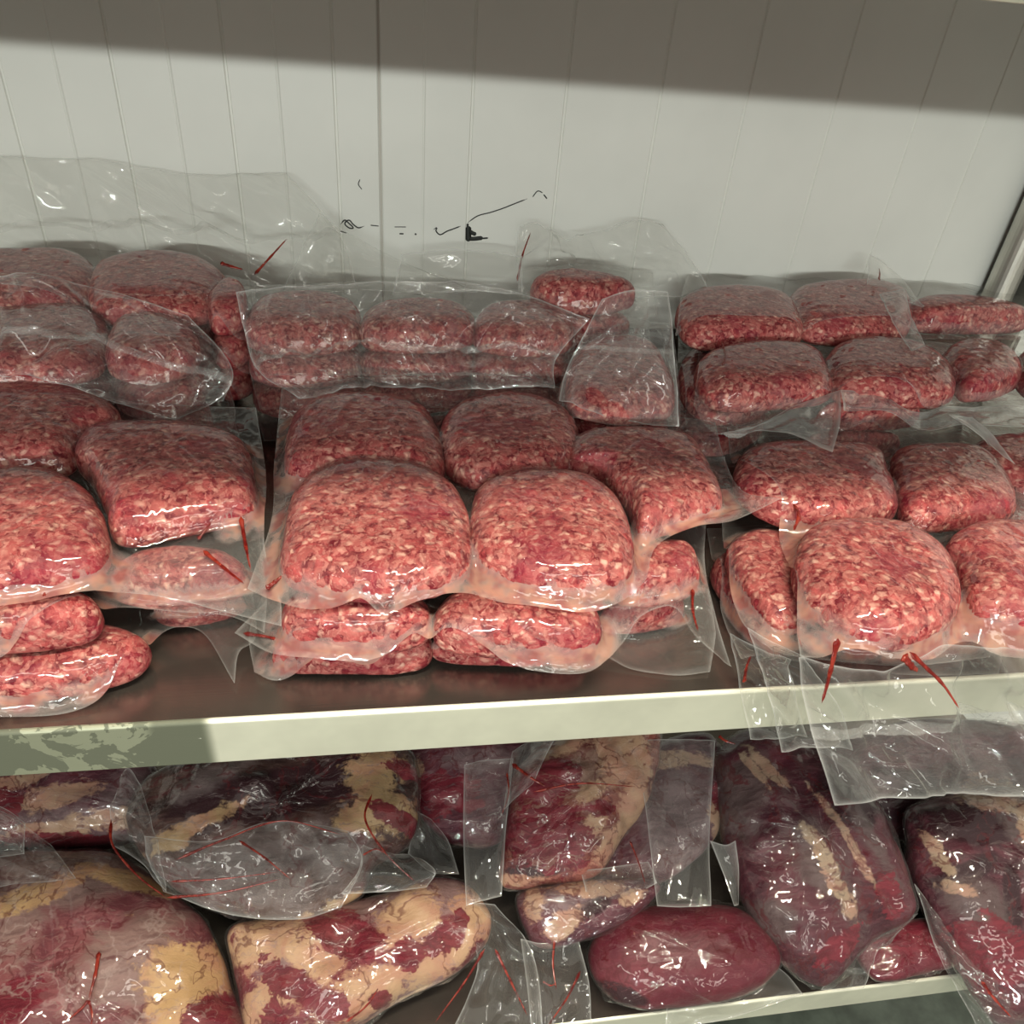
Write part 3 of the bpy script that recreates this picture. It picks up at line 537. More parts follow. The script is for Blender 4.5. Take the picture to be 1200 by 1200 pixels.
CUTS = [
    {'P': [[-4448,-86,-5250],[-2912,-263,-5250],[-1574,-91,-5113],[-1785,565,-4866],[-2047,1053,-4702],[-2466,1439,-4587],[-3147,1893,-4464],[-3912,2009,-4450],[-4461,2024,-4461],[-4986,1986,-4488]], 'dn': 0.04, 'fat': [[-1936,553,-4516,0.085,0.932,0.352,243,539],[-2156,293,-4624,0.488,0.81,0.326,265,406],[-2201,27,-4725,-0.134,0.931,0.341,218,333],[-2900,1457,-4225,0.947,-0.313,-0.071,577,83],[-3848,1395,-4294,0.961,0.239,0.136,475,134]], 'flaps': [{'amp': 1.2, 'e': [[[-4517,1211,-4000],[-4088,1350,-4000],[-3347,1372,-4000]],[[-3347,1372,-4000],[-3690,1735,-3900]],[[-4902,2299,-3800],[-4321,2141,-3800],[-3690,1735,-3900]],[[-4517,1211,-4000],[-4902,2299,-3800]]], 'n': 16}], 'kind': 'membraned_muscle', 'label': 'large smooth purplish cut at lower left with webbed membrane and yellow fat on its right', 'lump': 0.004, 'n': [-0.045,-0.3492,0.936], 'nc': 60, 'red': [[-1889,160,-4660,0.919,0.354,0.176,255,168],[-3712,431,-4647,0.994,-0.11,0.007,232,260],[-1719,-94,-4747,0.994,-0.112,0.006,167,172],[-3148,133,-4731,0.994,-0.112,0.006,493,102]], 'skin': [[-3709,1539,-4234,0.995,-0.101,0.01,1077,358],[-4051,1185,-4382,0.995,-0.104,0.009,434,426],[-2676,669,-4509,0.994,-0.107,0.008,519,478]], 'streaks': [{'p': [[-3022,744,-4320],[-3010,554,-4360],[-3023,325,-4420]], 'r': 0.0028}, {'p': [[-3023,325,-4420],[-3084,267,-4450],[-3185,191,-4480]], 'r': 0.0022}, {'p': [[-3023,325,-4420],[-2964,197,-4460],[-2961,99,-4500]], 'r': 0.0018}], 'up': 0.05},
    {'P': [[-1674,430,-4977],[-1456,-133,-5250],[-1022,-182,-5250],[-410,51,-5097],[139,236,-4977],[661,399,-4875],[1015,629,-4756],[1058,902,-4636],[814,1216,-4517],[369,1301,-4500],[-223,1191,-4568],[-1082,1130,-4630],[-1547,1097,-4664],[-1832,995,-4722]], 'dn': 0.04, 'fat': [[-1397,778,-4463,0.997,0.044,0.067,421,286],[-896,581,-4530,0.893,-0.423,-0.153,405,201],[155,808,-4375,0.838,0.479,0.261,349,254],[609,500,-4497,0.801,0.529,0.282,601,160],[-310,200,-4679,0.955,0.249,0.16,505,197],[-1192,329,-4661,0.861,-0.475,-0.179,270,148],[911,771,-4357,0.995,-0.099,0.001,286,254],[-1438,150,-4755,0.994,-0.107,-0.002,207,225],[-720,709,-4463,0.995,-0.101,0.0,273,196]], 'flaps': [{'amp': 1.2, 'dir': 1.2, 'e': [[[532,784,-4400],[781,903,-4400],[1118,870,-4400]],[[1118,870,-4400],[1515,412,-4700],[1551,-283,-5000]],[[384,-392,-5100],[833,-365,-5100],[1551,-283,-5000]],[[532,784,-4400],[894,408,-4750],[384,-392,-5100]]], 'haze': 0.05, 'n': 26}], 'kind': 'fatty_muscle', 'label': 'bagged cut with cream fat and dark red patches in the lower middle', 'lump': 0.005, 'n': [-0.0428,-0.4194,0.9068], 'nc': 70, 'red': [[-539,728,-4446,0.922,-0.365,-0.125,411,192],[127,490,-4524,0.845,0.469,0.257,135,158],[539,581,-4462,0.848,0.465,0.255,226,133],[717,729,-4386,0.995,-0.1,0.001,85,134],[-1108,390,-4629,0.861,-0.477,-0.18,362,150],[-661,134,-4726,0.994,-0.106,-0.002,158,151],[-177,138,-4701,0.994,-0.106,-0.002,107,91],[-1264,97,-4771,0.994,-0.107,-0.003,121,179]], 'skin': [[-403,979,-4323,0.997,0.047,0.069,644,208],[541,963,-4286,0.995,-0.098,0.002,478,207],[322,311,-4598,0.851,0.46,0.253,504,156],[-1213,686,-4497,0.995,-0.102,-0.0,270,323]], 'streaks': [{'p': [[973,503,-4620],[740,261,-4780],[400,-50,-4920]], 'r': 0.002}, {'p': [[1087,491,-4620],[1220,254,-4780],[1389,-91,-4920]], 'r': 0.002}, {'p': [[-517,-75,-4600],[-304,40,-4550],[-146,223,-4480]], 'r': 0.0016}], 'up': 0.045},
    {'P': [[-2851,1778,-4266],[-2423,1385,-4389],[-1798,1099,-4471],[-1011,941,-4500],[-409,1124,-4412],[-218,1403,-4310],[200,1632,-4222],[300,2148,-4061],[191,2677,-3914],[-323,2959,-3850],[-1694,2954,-3879],[-2679,2748,-3958],[-2974,2475,-4046],[-3057,2153,-4149]], 'dark': [[-1294,2113,-3816,0.985,0.158,0.075,1040,288],[-310,2321,-3726,0.912,-0.398,-0.101,313,101],[-2062,2132,-3831,0.956,0.272,0.11,540,146]], 'dn': 0.05, 'fat': [[-209,2264,-3741,0.96,0.26,0.107,338,253],[-62,1821,-3876,0.19,0.935,0.299,231,360],[-579,917,-4174,0.945,0.303,0.12,259,108],[-2209,1827,-3930,0.925,0.355,0.136,515,91],[-453,1718,-3919,0.996,-0.087,-0.002,214,133],[-2468,1719,-3971,0.996,-0.089,-0.002,203,112],[-756,814,-4211,1.0,-0.02,0.02,358,67]], 'flaps': [{'amp': 1.3, 'e': [[[-2398,1096,-3920],[-1694,815,-3980],[-998,703,-4000],[-564,776,-3980]],[[-564,776,-3980],[-345,1196,-3850],[-507,1507,-3750]],[[-2664,1618,-3700],[-1927,1470,-3650],[-1320,1632,-3620],[-507,1507,-3750]],[[-2398,1096,-3920],[-2583,1376,-3800],[-2664,1618,-3700]]], 'haze': 0.04, 'n': 34}, {'amp': 1.2, 'e': [[[-571,935,-4000],[-119,965,-4100],[350,1006,-4150]],[[350,1006,-4150],[453,1167,-4100],[171,1339,-4000]],[[-349,1399,-3850],[-67,1301,-3900],[171,1339,-4000]],[[-571,935,-4000],[-391,1131,-3900],[-349,1399,-3850]]], 'haze': 0.05, 'n': 16}, {'amp': 1.1, 'e': [[[-3104,1743,-4000],[-2737,1508,-4000],[-2395,1140,-4000]],[[-2395,1140,-4000],[-2533,1499,-3850],[-2863,2278,-3700]],[[-3152,2431,-3800],[-3063,2526,-3700],[-2863,2278,-3700]],[[-3104,1743,-4000],[-3180,2109,-3900],[-3152,2431,-3800]]], 'haze': 0.03, 'n': 14}], 'kind': 'dark_flank', 'label': 'dark marbled cut lying on top at the left, wrapped in a folded greyish membrane', 'lump': 0.006, 'n': [-0.0247,-0.2998,0.9537], 'nc': 90, 'red': [[64,1718,-3906,0.376,0.881,0.287,113,341],[179,2281,-3725,0.2,0.933,0.299,103,269]], 'skin': [[-1239,1350,-4055,0.993,0.104,0.059,989,370],[-1958,1292,-4092,0.969,-0.243,-0.051,561,237],[-593,1507,-3989,0.996,-0.09,-0.002,382,259],[-2086,2322,-3772,0.918,0.37,0.14,541,151]], 'streaks': [{'p': [[-3124,1950,-3830],[-3049,1677,-3900],[-2713,1302,-3900],[-2352,1017,-3900]], 'r': 0.002}, {'p': [[-2352,1017,-3900],[-1792,996,-3860],[-1187,1053,-3800]], 'r': 0.0018}, {'p': [[-2272,1259,-3620],[-1817,1404,-3560],[-1212,1557,-3520],[-570,1387,-3600]], 'r': 0.0017}, {'p': [[-1644,1401,-3580],[-1364,1215,-3640],[-1090,1010,-3740]], 'r': 0.0016}, {'p': [[-2295,1086,-3720],[-1784,1065,-3720],[-1224,1075,-3700]], 'r': 0.0014}, {'p': [[-241,1838,-3550],[-316,1564,-3620],[-94,1243,-3800],[235,993,-4020]], 'r': 0.0018}, {'p': [[-342,1216,-3750],[-205,1273,-3750],[-94,1243,-3800]], 'r': 0.0014}], 'up': 0.042},
    {'P': [[-5144,2264,-4631],[-4566,2169,-4650],[-3810,2133,-4635],[-3147,2168,-4594],[-2827,2362,-4500],[-2850,2788,-4331],[-3320,3175,-4200],[-4448,3264,-4200],[-5394,3142,-4275]], 'dark': [[-3904,2044,-4371,0.996,-0.091,-0.001,846,76]], 'dn': 0.06, 'fat': [[-4345,2747,-4102,0.854,0.47,0.222,340,114],[-3916,2528,-4175,0.979,0.176,0.107,450,129],[-3933,2176,-4319,0.999,-0.008,0.033,554,89],[-4694,2640,-4158,0.996,-0.086,0.002,191,204],[-3293,2250,-4265,0.996,-0.088,0.0,386,98]], 'flaps': [{'amp': 1.0, 'e': [[[-4772,1757,-4100],[-4265,1759,-4100],[-4034,1788,-4100]],[[-4034,1788,-4100],[-4095,2093,-4000]],[[-5010,2487,-3900],[-4395,2269,-3900],[-4095,2093,-4000]],[[-4772,1757,-4100],[-5010,2487,-3900]]], 'haze': 0.05, 'n': 10}], 'kind': 'purple_muscle', 'label': 'purple and white bagged cut at the back left under the shelf edge', 'n': [-0.0337,-0.3756,0.9262], 'nc': 50, 'red': [[-4458,2441,-4230,0.996,-0.087,0.001,190,240],[-3772,2075,-4353,0.996,-0.09,-0.0,661,76]], 'skin': [[-3762,2247,-4283,0.999,-0.007,0.034,839,180],[-3146,2507,-4155,0.996,-0.086,0.002,295,406]], 'up': 0.04},
    {'P': [[188,2574,-4475],[411,2116,-4652],[827,1845,-4750],[1367,1842,-4730],[1869,2331,-4514],[2053,2842,-4318],[1627,3210,-4200],[693,3280,-4200],[112,3081,-4286]], 'dn': 0.06, 'fat': [[296,2572,-4217,0.997,-0.081,-0.0,87,172]], 'flaps': [{'amp': 0.8, 'e': [[[159,1581,-4400],[422,1368,-4480],[750,1306,-4480]],[[750,1306,-4480],[645,1702,-4400],[450,1942,-4300]],[[276,2041,-4250],[450,1942,-4300]],[[159,1581,-4400],[276,2041,-4250]]], 'haze': 0.05, 'n': 8}], 'kind': 'purple_muscle', 'label': 'small reddish bagged cut at the back centre, half behind a tall clear bag end', 'n': [-0.029,-0.3588,0.933], 'nc': 50, 'red': [[630,2296,-4313,0.996,-0.084,-0.001,431,251]], 'skin': [[1095,2660,-4159,0.997,-0.08,0.0,445,154]], 'up': 0.035},
    {'P': [[1424,1913,-4208],[1258,1495,-4426],[1290,1164,-4600],[1776,1118,-4600],[2300,1149,-4556],[2631,1368,-4426],[3053,1771,-4208],[3414,2313,-3946],[3433,2776,-3750],[2683,2832,-3750],[1969,2648,-3850],[1541,2319,-4012]], 'dark': [[1595,1155,-4266,0.996,-0.091,-0.005,340,72]], 'dn': 0.055, 'fat': [[2878,2283,-3679,0.997,-0.079,0.001,374,424],[2954,1811,-3901,0.946,-0.304,-0.108,188,519],[2313,1512,-4068,0.752,0.583,0.307,307,117],[2238,2429,-3634,0.91,0.359,0.207,378,104],[2603,1357,-4131,0.812,0.515,0.277,310,153],[1437,1088,-4304,0.996,-0.092,-0.005,298,53],[2369,1861,-3900,0.918,0.342,0.199,215,98]], 'flaps': [{'amp': 1.0, 'dir': 1.5, 'e': [[[771,779,-4200],[1003,823,-4200],[1180,855,-4200]],[[1180,855,-4200],[1283,1450,-4000],[1482,2307,-3700]],[[867,2293,-3750],[1193,2305,-3700],[1482,2307,-3700]],[[771,779,-4200],[796,1494,-4000],[867,2293,-3750]]], 'haze': 0.06, 'n': 14, 'spread': 0.8}, {'amp': 0.9, 'e': [[[1243,1523,-3600],[1414,1675,-3600],[1646,1853,-3600]],[[1646,1853,-3600],[1858,2200,-3550],[1990,2369,-3500]],[[1456,2334,-3600],[1673,2381,-3550],[1990,2369,-3500]],[[1243,1523,-3600],[1354,1972,-3600],[1456,2334,-3600]]], 'haze': 0.08, 'n': 8}], 'kind': 'marbled_muscle', 'label': 'marbled red cut hanging folded in the lower middle with a thick cream fat side', 'lump': 0.007, 'n': [-0.0351,-0.4295,0.9024], 'nc': 90, 'red': [[1787,1472,-4108,0.996,-0.088,-0.003,512,377],[1853,1994,-3856,0.968,0.211,0.138,425,239],[2446,1675,-3985,0.996,-0.086,-0.002,168,98]], 'skin': [[2404,2086,-3791,0.968,0.211,0.138,656,303]], 'streaks': [{'p': [[1415,2089,-3520],[1599,1915,-3550],[1791,1794,-3600]], 'r': 0.003}, {'p': [[1348,2018,-3580],[1341,1774,-3650],[1240,1567,-3750]], 'r': 0.0015}, {'p': [[1619,1710,-3560],[2181,1736,-3500],[2841,1649,-3520]], 'r': 0.0016}], 'up': 0.04},
    {'P': [[1506,709,-4827],[1709,561,-4900],[2219,614,-4840],[2697,721,-4755],[3126,943,-4614],[3022,1060,-4559],[2505,1125,-4550],[1882,1144,-4571],[1422,1068,-4635]], 'dark': [[2216,787,-4540,0.955,0.235,0.178,259,88]], 'dn': 0.06, 'fat': [[1903,703,-4603,0.93,0.301,0.213,233,124],[2245,980,-4434,0.995,-0.096,0.001,405,90],[1576,889,-4519,0.995,-0.098,-0.0,119,176],[2737,853,-4476,0.975,0.169,0.143,205,71]], 'flaps': [{'amp': 0.9, 'e': [[[1416,-430,-5100],[1748,-388,-5100],[2103,-201,-5050]],[[2103,-201,-5050],[2126,167,-4900],[2070,643,-4750]],[[1408,633,-4750],[1692,557,-4750],[2070,643,-4750]],[[1416,-430,-5100],[1433,173,-4950],[1408,633,-4750]]], 'haze': 0.04, 'n': 14}], 'kind': 'purple_muscle', 'label': 'purplish white tapered end of bagged meat below the marbled red cut', 'n': [-0.0466,-0.4764,0.878], 'nc': 60, 'skin': [[1833,941,-4477,0.995,-0.097,0.0,400,178]], 'streaks': [{'p': [[1785,561,-4680],[1734,335,-4780],[1738,102,-4860]], 'r': 0.002}, {'p': [[2031,240,-4800],[1839,13,-4880],[1578,-216,-4970]], 'r': 0.002}, {'p': [[1596,188,-4820],[1677,144,-4840],[1748,163,-4840]], 'r': 0.0015}], 'up': 0.026},
    {'P': [[2485,1107,-4800],[2959,1061,-4800],[3546,1232,-4718],[4019,1522,-4603],[4328,1900,-4472],[4546,2370,-4325],[4341,2829,-4200],[3716,2805,-4220],[3274,2474,-4325],[2874,1974,-4489],[2506,1516,-4652]], 'dn': 0.05, 'fat': [[4119,1649,-4347,0.996,-0.089,0.002,134,278],[3693,2419,-4116,0.997,-0.083,0.004,464,116],[2439,1048,-4589,0.995,-0.096,0.0,144,75]], 'flaps': [{'amp': 0.7, 'dir': 1.5, 'e': [[[2945,618,-4300],[3238,580,-4300],[3570,557,-4300]],[[3570,557,-4300],[3814,1449,-4000],[4146,2360,-3700]],[[3094,2442,-3700],[3609,2429,-3700],[4146,2360,-3700]],[[2945,618,-4300],[3030,1518,-4000],[3094,2442,-3700]]], 'haze': 0.06, 'n': 16, 'spread': 0.6}, {'amp': 1.2, 'e': [[[2212,763,-4550],[2630,826,-4500],[3061,935,-4400]],[[3061,935,-4400],[2999,1149,-4300]],[[2167,1149,-4350],[2573,1135,-4300],[2999,1149,-4300]],[[2212,763,-4550],[2167,1149,-4350]]], 'haze': 0.04, 'n': 18}], 'kind': 'purple_muscle', 'label': 'purplish cut at the lower middle seen through a flat clear bag end', 'n': [-0.0291,-0.3022,0.9528], 'nc': 60, 'red': [[4193,1897,-4266,0.996,-0.087,0.003,136,177]], 'skin': [[3510,1703,-4348,0.996,-0.089,0.002,664,635]], 'streaks': [{'p': [[2746,1263,-4000],[2808,1049,-4100],[2850,843,-4200]], 'r': 0.0014}], 'up': 0.03},
    {'P': [[2295,218,-5161],[2542,31,-5230],[2925,-55,-5250],[3529,-75,-5230],[4115,-14,-5178],[4490,201,-5073],[4429,481,-4965],[4082,775,-4866],[3457,880,-4850],[2816,891,-4870],[2423,768,-4932],[2222,501,-5047]], 'dark': [[2484,6,-4923,0.92,-0.375,-0.113,277,85]], 'dn': 0.03, 'flaps': [{'amp': 1.1, 'e': [[[2994,-224,-5350],[3713,-215,-5350],[4760,-56,-5350]],[[4760,-56,-5350],[4643,124,-5300],[4480,284,-5250]],[[3045,-30,-5300],[3783,0,-5300],[4480,284,-5250]],[[2994,-224,-5350],[3045,-30,-5300]]], 'haze': 0.05, 'n': 14}], 'kind': 'burgundy_muscle', 'label': 'smooth glossy burgundy cut at the front of the lower shelf', 'lump': 0.003, 'n': [-0.0389,-0.3741,0.9266], 'nc': 45, 'skin': [[3259,350,-4751,0.995,-0.102,0.001,601,173]], 'up': 0.042},
    {'P': [[4124,1430,-4470],[4248,677,-4810],[4573,124,-5070],[4970,-70,-5150],[5591,256,-4950],[6210,440,-4830],[6342,816,-4650],[6257,1524,-4350],[5983,2216,-4090],[5429,2567,-3978],[4849,2690,-3950],[4277,2406,-4070]], 'dark': [[5690,1626,-3968,0.996,-0.09,0.007,385,431]], 'dn': 0.035, 'fat': [[5174,680,-4401,0.935,0.309,0.177,101,348],[5080,1037,-4251,0.93,0.319,0.181,80,362],[5451,1136,-4191,0.925,0.33,0.186,59,640],[4755,1952,-3871,0.866,0.443,0.231,85,298],[4544,2020,-3851,0.927,0.327,0.184,48,302]], 'flaps': [{'amp': 1.1, 'e': [[[4886,-108,-5150],[5173,-138,-5150],[5409,-145,-5150]],[[5409,-145,-5150],[5755,213,-5000],[6340,464,-4800]],[[5609,356,-4850],[5955,399,-4800],[6340,464,-4800]],[[4886,-108,-5150],[5203,123,-5000],[5609,356,-4850]]], 'haze': 0.04, 'n': 16}, {'amp': 0.5, 'e': [[[3974,676,-4600],[3951,959,-4500],[3849,1349,-4300]],[[3849,1349,-4300],[4022,1276,-4300],[4124,1262,-4200]],[[4011,666,-4550],[4114,995,-4400],[4124,1262,-4200]],[[3974,676,-4600],[4011,666,-4550]]], 'haze': 0.1, 'n': 4}], 'kind': 'dark_shank', 'label': 'long dark cut with silvery skin streaks leaning right of the clear bag end', 'lump': 0.006, 'n': [-0.0424,-0.3963,0.9172], 'nc': 90, 'red': [[5831,530,-4435,0.995,-0.099,0.003,170,229],[5076,115,-4650,0.9,0.384,0.208,320,132]], 'skin': [[5050,951,-4289,0.931,0.317,0.18,297,718],[4350,1747,-3978,0.816,-0.544,-0.197,302,687],[4289,436,-4547,0.995,-0.101,0.003,307,215],[5742,1154,-4170,0.916,0.351,0.194,119,549]], 'streaks': [{'p': [[6205,797,-4400],[6038,576,-4460],[5745,368,-4600]], 'r': 0.003}, {'p': [[6238,633,-4500],[5984,540,-4520],[5670,300,-4650]], 'r': 0.002}, {'p': [[4222,2437,-3700],[4283,2350,-3700],[4400,2286,-3700]], 'r': 0.0025}], 'up': 0.05},
    {'P': [[6505,650,-4776],[6657,55,-5071],[6917,-512,-5366],[7223,-693,-5450],[8089,-410,-5239],[8866,160,-4903],[9365,1219,-4397],[8796,1573,-4271],[7839,1706,-4250],[7054,1640,-4305],[6611,1414,-4418]], 'dark': [[6961,713,-4378,0.966,0.213,0.146,483,107],[7399,415,-4503,0.946,-0.306,-0.106,122,432],[7288,1174,-4141,0.996,-0.089,0.001,576,256]], 'dn': 0.035, 'fat': [[7690,1389,-4018,0.97,-0.232,-0.069,400,140],[7900,1073,-4162,0.996,-0.09,0.001,104,367],[6701,912,-4293,0.979,0.161,0.122,71,240],[6769,543,-4469,0.914,-0.38,-0.143,158,76]], 'flaps': [{'amp': 1.2, 'e': [[[6654,-713,-5350],[6976,-878,-5350],[7693,-958,-5350]],[[7693,-958,-5350],[7973,-168,-5100]],[[6363,731,-4600],[6666,200,-4750],[7717,-278,-4800]],[[6654,-713,-5350],[6474,-35,-5050],[6363,731,-4600]]], 'haze': 0.03, 'n': 36}], 'kind': 'dark_shank', 'label': 'dark purple cut at the lower right whose pointed bag hangs over the shelf edge', 'lump': 0.006, 'n': [-0.04,-0.4355,0.8993], 'nc': 90, 'red': [[6920,-109,-4778,0.995,-0.101,-0.004,425,366]], 'skin': [[6941,417,-4522,0.914,-0.379,-0.143,393,239],[7886,1166,-4118,0.996,-0.089,0.001,233,436]], 'streaks': [{'p': [[6718,-318,-4900],[6825,-470,-5000],[6970,-642,-5100]], 'r': 0.003}], 'up': 0.048},
    {'P': [[5767,-1,-5350],[6396,6,-5339],[6967,87,-5317],[7078,366,-5274],[6775,568,-5250],[6171,557,-5260],[5664,364,-5296]], 'dn': 0.02, 'kind': 'burgundy_muscle', 'label': 'small dark red bagged piece tucked at the back between the two dark cuts', 'n': [-0.0152,-0.147,0.989], 'nc': 30, 'red': [[6233,339,-5150,0.995,-0.101,0.0,442,210]], 'up': 0.02},
    {'P': [[6126,1829,-4893],[7126,1486,-5000],[8362,1374,-5000],[9773,1507,-4893],[10305,2132,-4636],[9426,2808,-4421],[7818,2991,-4400],[6665,2870,-4473],[5966,2430,-4657]], 'dark': [[6837,1943,-4563,0.996,-0.084,-0.001,742,358]], 'dn': 0.05, 'fat': [[8210,1827,-4564,0.969,-0.24,-0.061,474,184]], 'kind': 'purple_muscle', 'label': 'dark purple cut lying at the back right, mostly behind the hanging clear bag tail', 'n': [-0.0296,-0.3572,0.9335], 'nc': 50, 'skin': [[6511,2078,-4522,0.997,-0.083,-0.0,495,192]], 'up': 0.035},
]

# ------------------------------------------------------------------ the setting
def wall_profile(x0, x1, marks, y0):
    """x,y profile of a ribbed panel: dark grooves and fine raised ribs"""
    pts = [(x0, y0 + 0.05), (x0, y0 + 0.002), (x0 + 0.002, y0)]
    for x, kind in sorted(marks):
        if kind == 'g':
            pts += [(x - 0.0022, y0), (x - 0.0010, y0 + 0.0015), (x + 0.0010, y0 + 0.0015), (x + 0.0022, y0)]
        else:
            pts += [(x - 0.0020, y0), (x - 0.0006, y0 - 0.0009), (x + 0.0006, y0 - 0.0009), (x + 0.0020, y0)]
    pts += [(x1 - 0.002, y0), (x1, y0 + 0.002), (x1, y0 + 0.05)]
    return pts

def extrude_profile(name, prof, a, b, axis, mat, parent=None, close=False):
    """profile points extruded from a to b along 'z' (prof = x,y) or 'x' (prof = y,z)"""
    bm = bmesh.new()
    def pt(p, t):
        return (p[0], p[1], t) if axis == 'z' else (t, p[0], p[1])
    A = [bm.verts.new(pt(p, a)) for p in prof]
    B = [bm.verts.new(pt(p, b)) for p in prof]
    n = len(prof)
    for i in range(n if close else n - 1):
        bm.faces.new((A[i], A[(i + 1) % n], B[(i + 1) % n], B[i]))
    if close:
        bm.faces.new(A[::-1]); bm.faces.new(B)
    bmesh.ops.recalc_face_normals(bm, faces=bm.faces)
    me = bpy.data.meshes.new(name)
    bm.to_mesh(me); bm.free()
    me.materials.append(mat)
    return mesh_obj(name, me, parent)

WY = 0.68
wall = empty('wall_back', (0, WY, 0))
wall['kind'] = 'structure'
def wall_part(o):
    o.parent = wall
    o.matrix_parent_inverse = Matrix.Translation((0, -WY, 0))
    return o
seam_x = RIBS['seam']
left = [(x, k) for x, k in RIBS['marks'] if x < seam_x]
right = [(x, k) for x, k in RIBS['marks'] if x > seam_x]
wall_part(extrude_profile('panel', wall_profile(-1.7, seam_x - 0.0008, left, WY), -1.0, 1.3, 'z', M_WALL))
wall_part(extrude_profile('panel', wall_profile(seam_x + 0.0008, 2.2, right, WY), -1.0, 1.3, 'z', M_WALL))
wall_part(extrude_profile('panel_joint', [(seam_x - 0.0012, WY + 0.0012), (seam_x + 0.0012, WY + 0.0012)], -1.0, 1.3, 'z', M_GROOVE))
# black scuffs and pen-like scratches on the panels
for i, (P, r) in enumerate(SCUFFS):
    V = tube(np.array(P) / 10000.0, r, n=max(10, 6 * len(P)), k=5, even=True)
    V[..., 1] = WY - 0.0004 + (V[..., 1] - V[..., 1].mean()) * 0.1
    wall_part(mesh_obj('scuff', grid_mesh('scuff', V, closed=True, mat=M_INK)))

bm = bmesh.new()
bmesh.ops.create_grid(bm, x_segments=1, y_segments=1, size=1)
me = bpy.data.meshes.new('floor')
for v in bm.verts:
    v.co = (v.co.x * 3, -1.6 + v.co.y * 2.4, -1.0)
bm.to_mesh(me); bm.free()
me.materials.append(M_FLOOR)
fl = mesh_obj('floor', me); fl['kind'] = 'structure'

# ------------------------------------------------------------------ the steel rack
rack = tag(empty('storage_rack', (0.1, 0.33, -1.0)), 'brushed stainless steel storage rack whose shelves carry all the bagged meat', 'rack')
def rack_part(o):
    o.parent = rack
    o.matrix_parent_inverse = Matrix.Translation((-0.1, -0.33, 1.0))
    return o
SX0, SX1 = -0.95, 0.97
def shelf(z, name='shelf'):
    y0, y1, t = 0.0, 0.645, 0.0025
    # deck with a softly rounded nose, a back upstand and an inner return under the front edge
    front = [(y0 + 0.0032 - 0.0032 * math.sin(a), z - 0.0032 + 0.0032 * math.cos(a)) for a in np.linspace(0, math.pi / 2, 6)]
    deck = [(y1, z + 0.028), (y1 - t, z + 0.028), (y1 - t, z)] + [(0.02, z)] + front[:1]
    under = [(0.02, z - t), (y1, z - t)]
    s = rack_part(extrude_profile(name, deck + [(0.0032, z - t)] + under, SX0, SX1, 'x', M_STEEL, close=True))
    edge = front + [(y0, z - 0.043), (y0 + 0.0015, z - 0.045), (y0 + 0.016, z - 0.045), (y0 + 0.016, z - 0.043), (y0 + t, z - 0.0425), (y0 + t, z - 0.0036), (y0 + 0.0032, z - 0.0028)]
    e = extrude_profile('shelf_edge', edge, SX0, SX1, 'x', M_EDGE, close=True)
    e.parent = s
    return s
shelf(0.0)
shelf(-0.555)
shelf(0.476)
for x, y in ((0.908, 0.655), (-0.93, 0.655)):
    prof = [(x + 0.021 * math.cos(a), y + 0.021 * math.sin(a)) for a in np.linspace(0, 2 * math.pi, 28, endpoint=False)]
    p = rack_part(extrude_profile('upright', prof, -1.0, 1.1, 'z', M_POST, close=True))
    prof = [(x + 0.030, y - 0.035), (x + 0.034, y - 0.035), (x + 0.034, y + 0.012), (x + 0.075, y + 0.012), (x + 0.075, y + 0.018), (x + 0.030, y + 0.018)]
    q = extrude_profile('upright_flange', prof, -1.0, 1.1, 'z', M_POST, close=True); q.parent = p

# ------------------------------------------------------------------ packs
def A(P):
    return np.array(P, float) / 10000.0

def outline_fn(P, n=112):
    O = catmull(P, n, True)
    c = O.mean(0)
    a = np.arctan2(O[:, 1] - c[1], O[:, 0] - c[0])
    r = np.hypot(O[:, 0] - c[0], O[:, 1] - c[1])
    o = np.argsort(a)
    a, r = a[o], r[o]
    a = np.r_[a - 2 * math.pi, a, a + 2 * math.pi]
    r = np.r_[r, r, r]
    return c, (lambda x, y: np.hypot(x - c[0], y - c[1]) / np.interp(np.arctan2(y - c[1], x - c[0]), a, r))

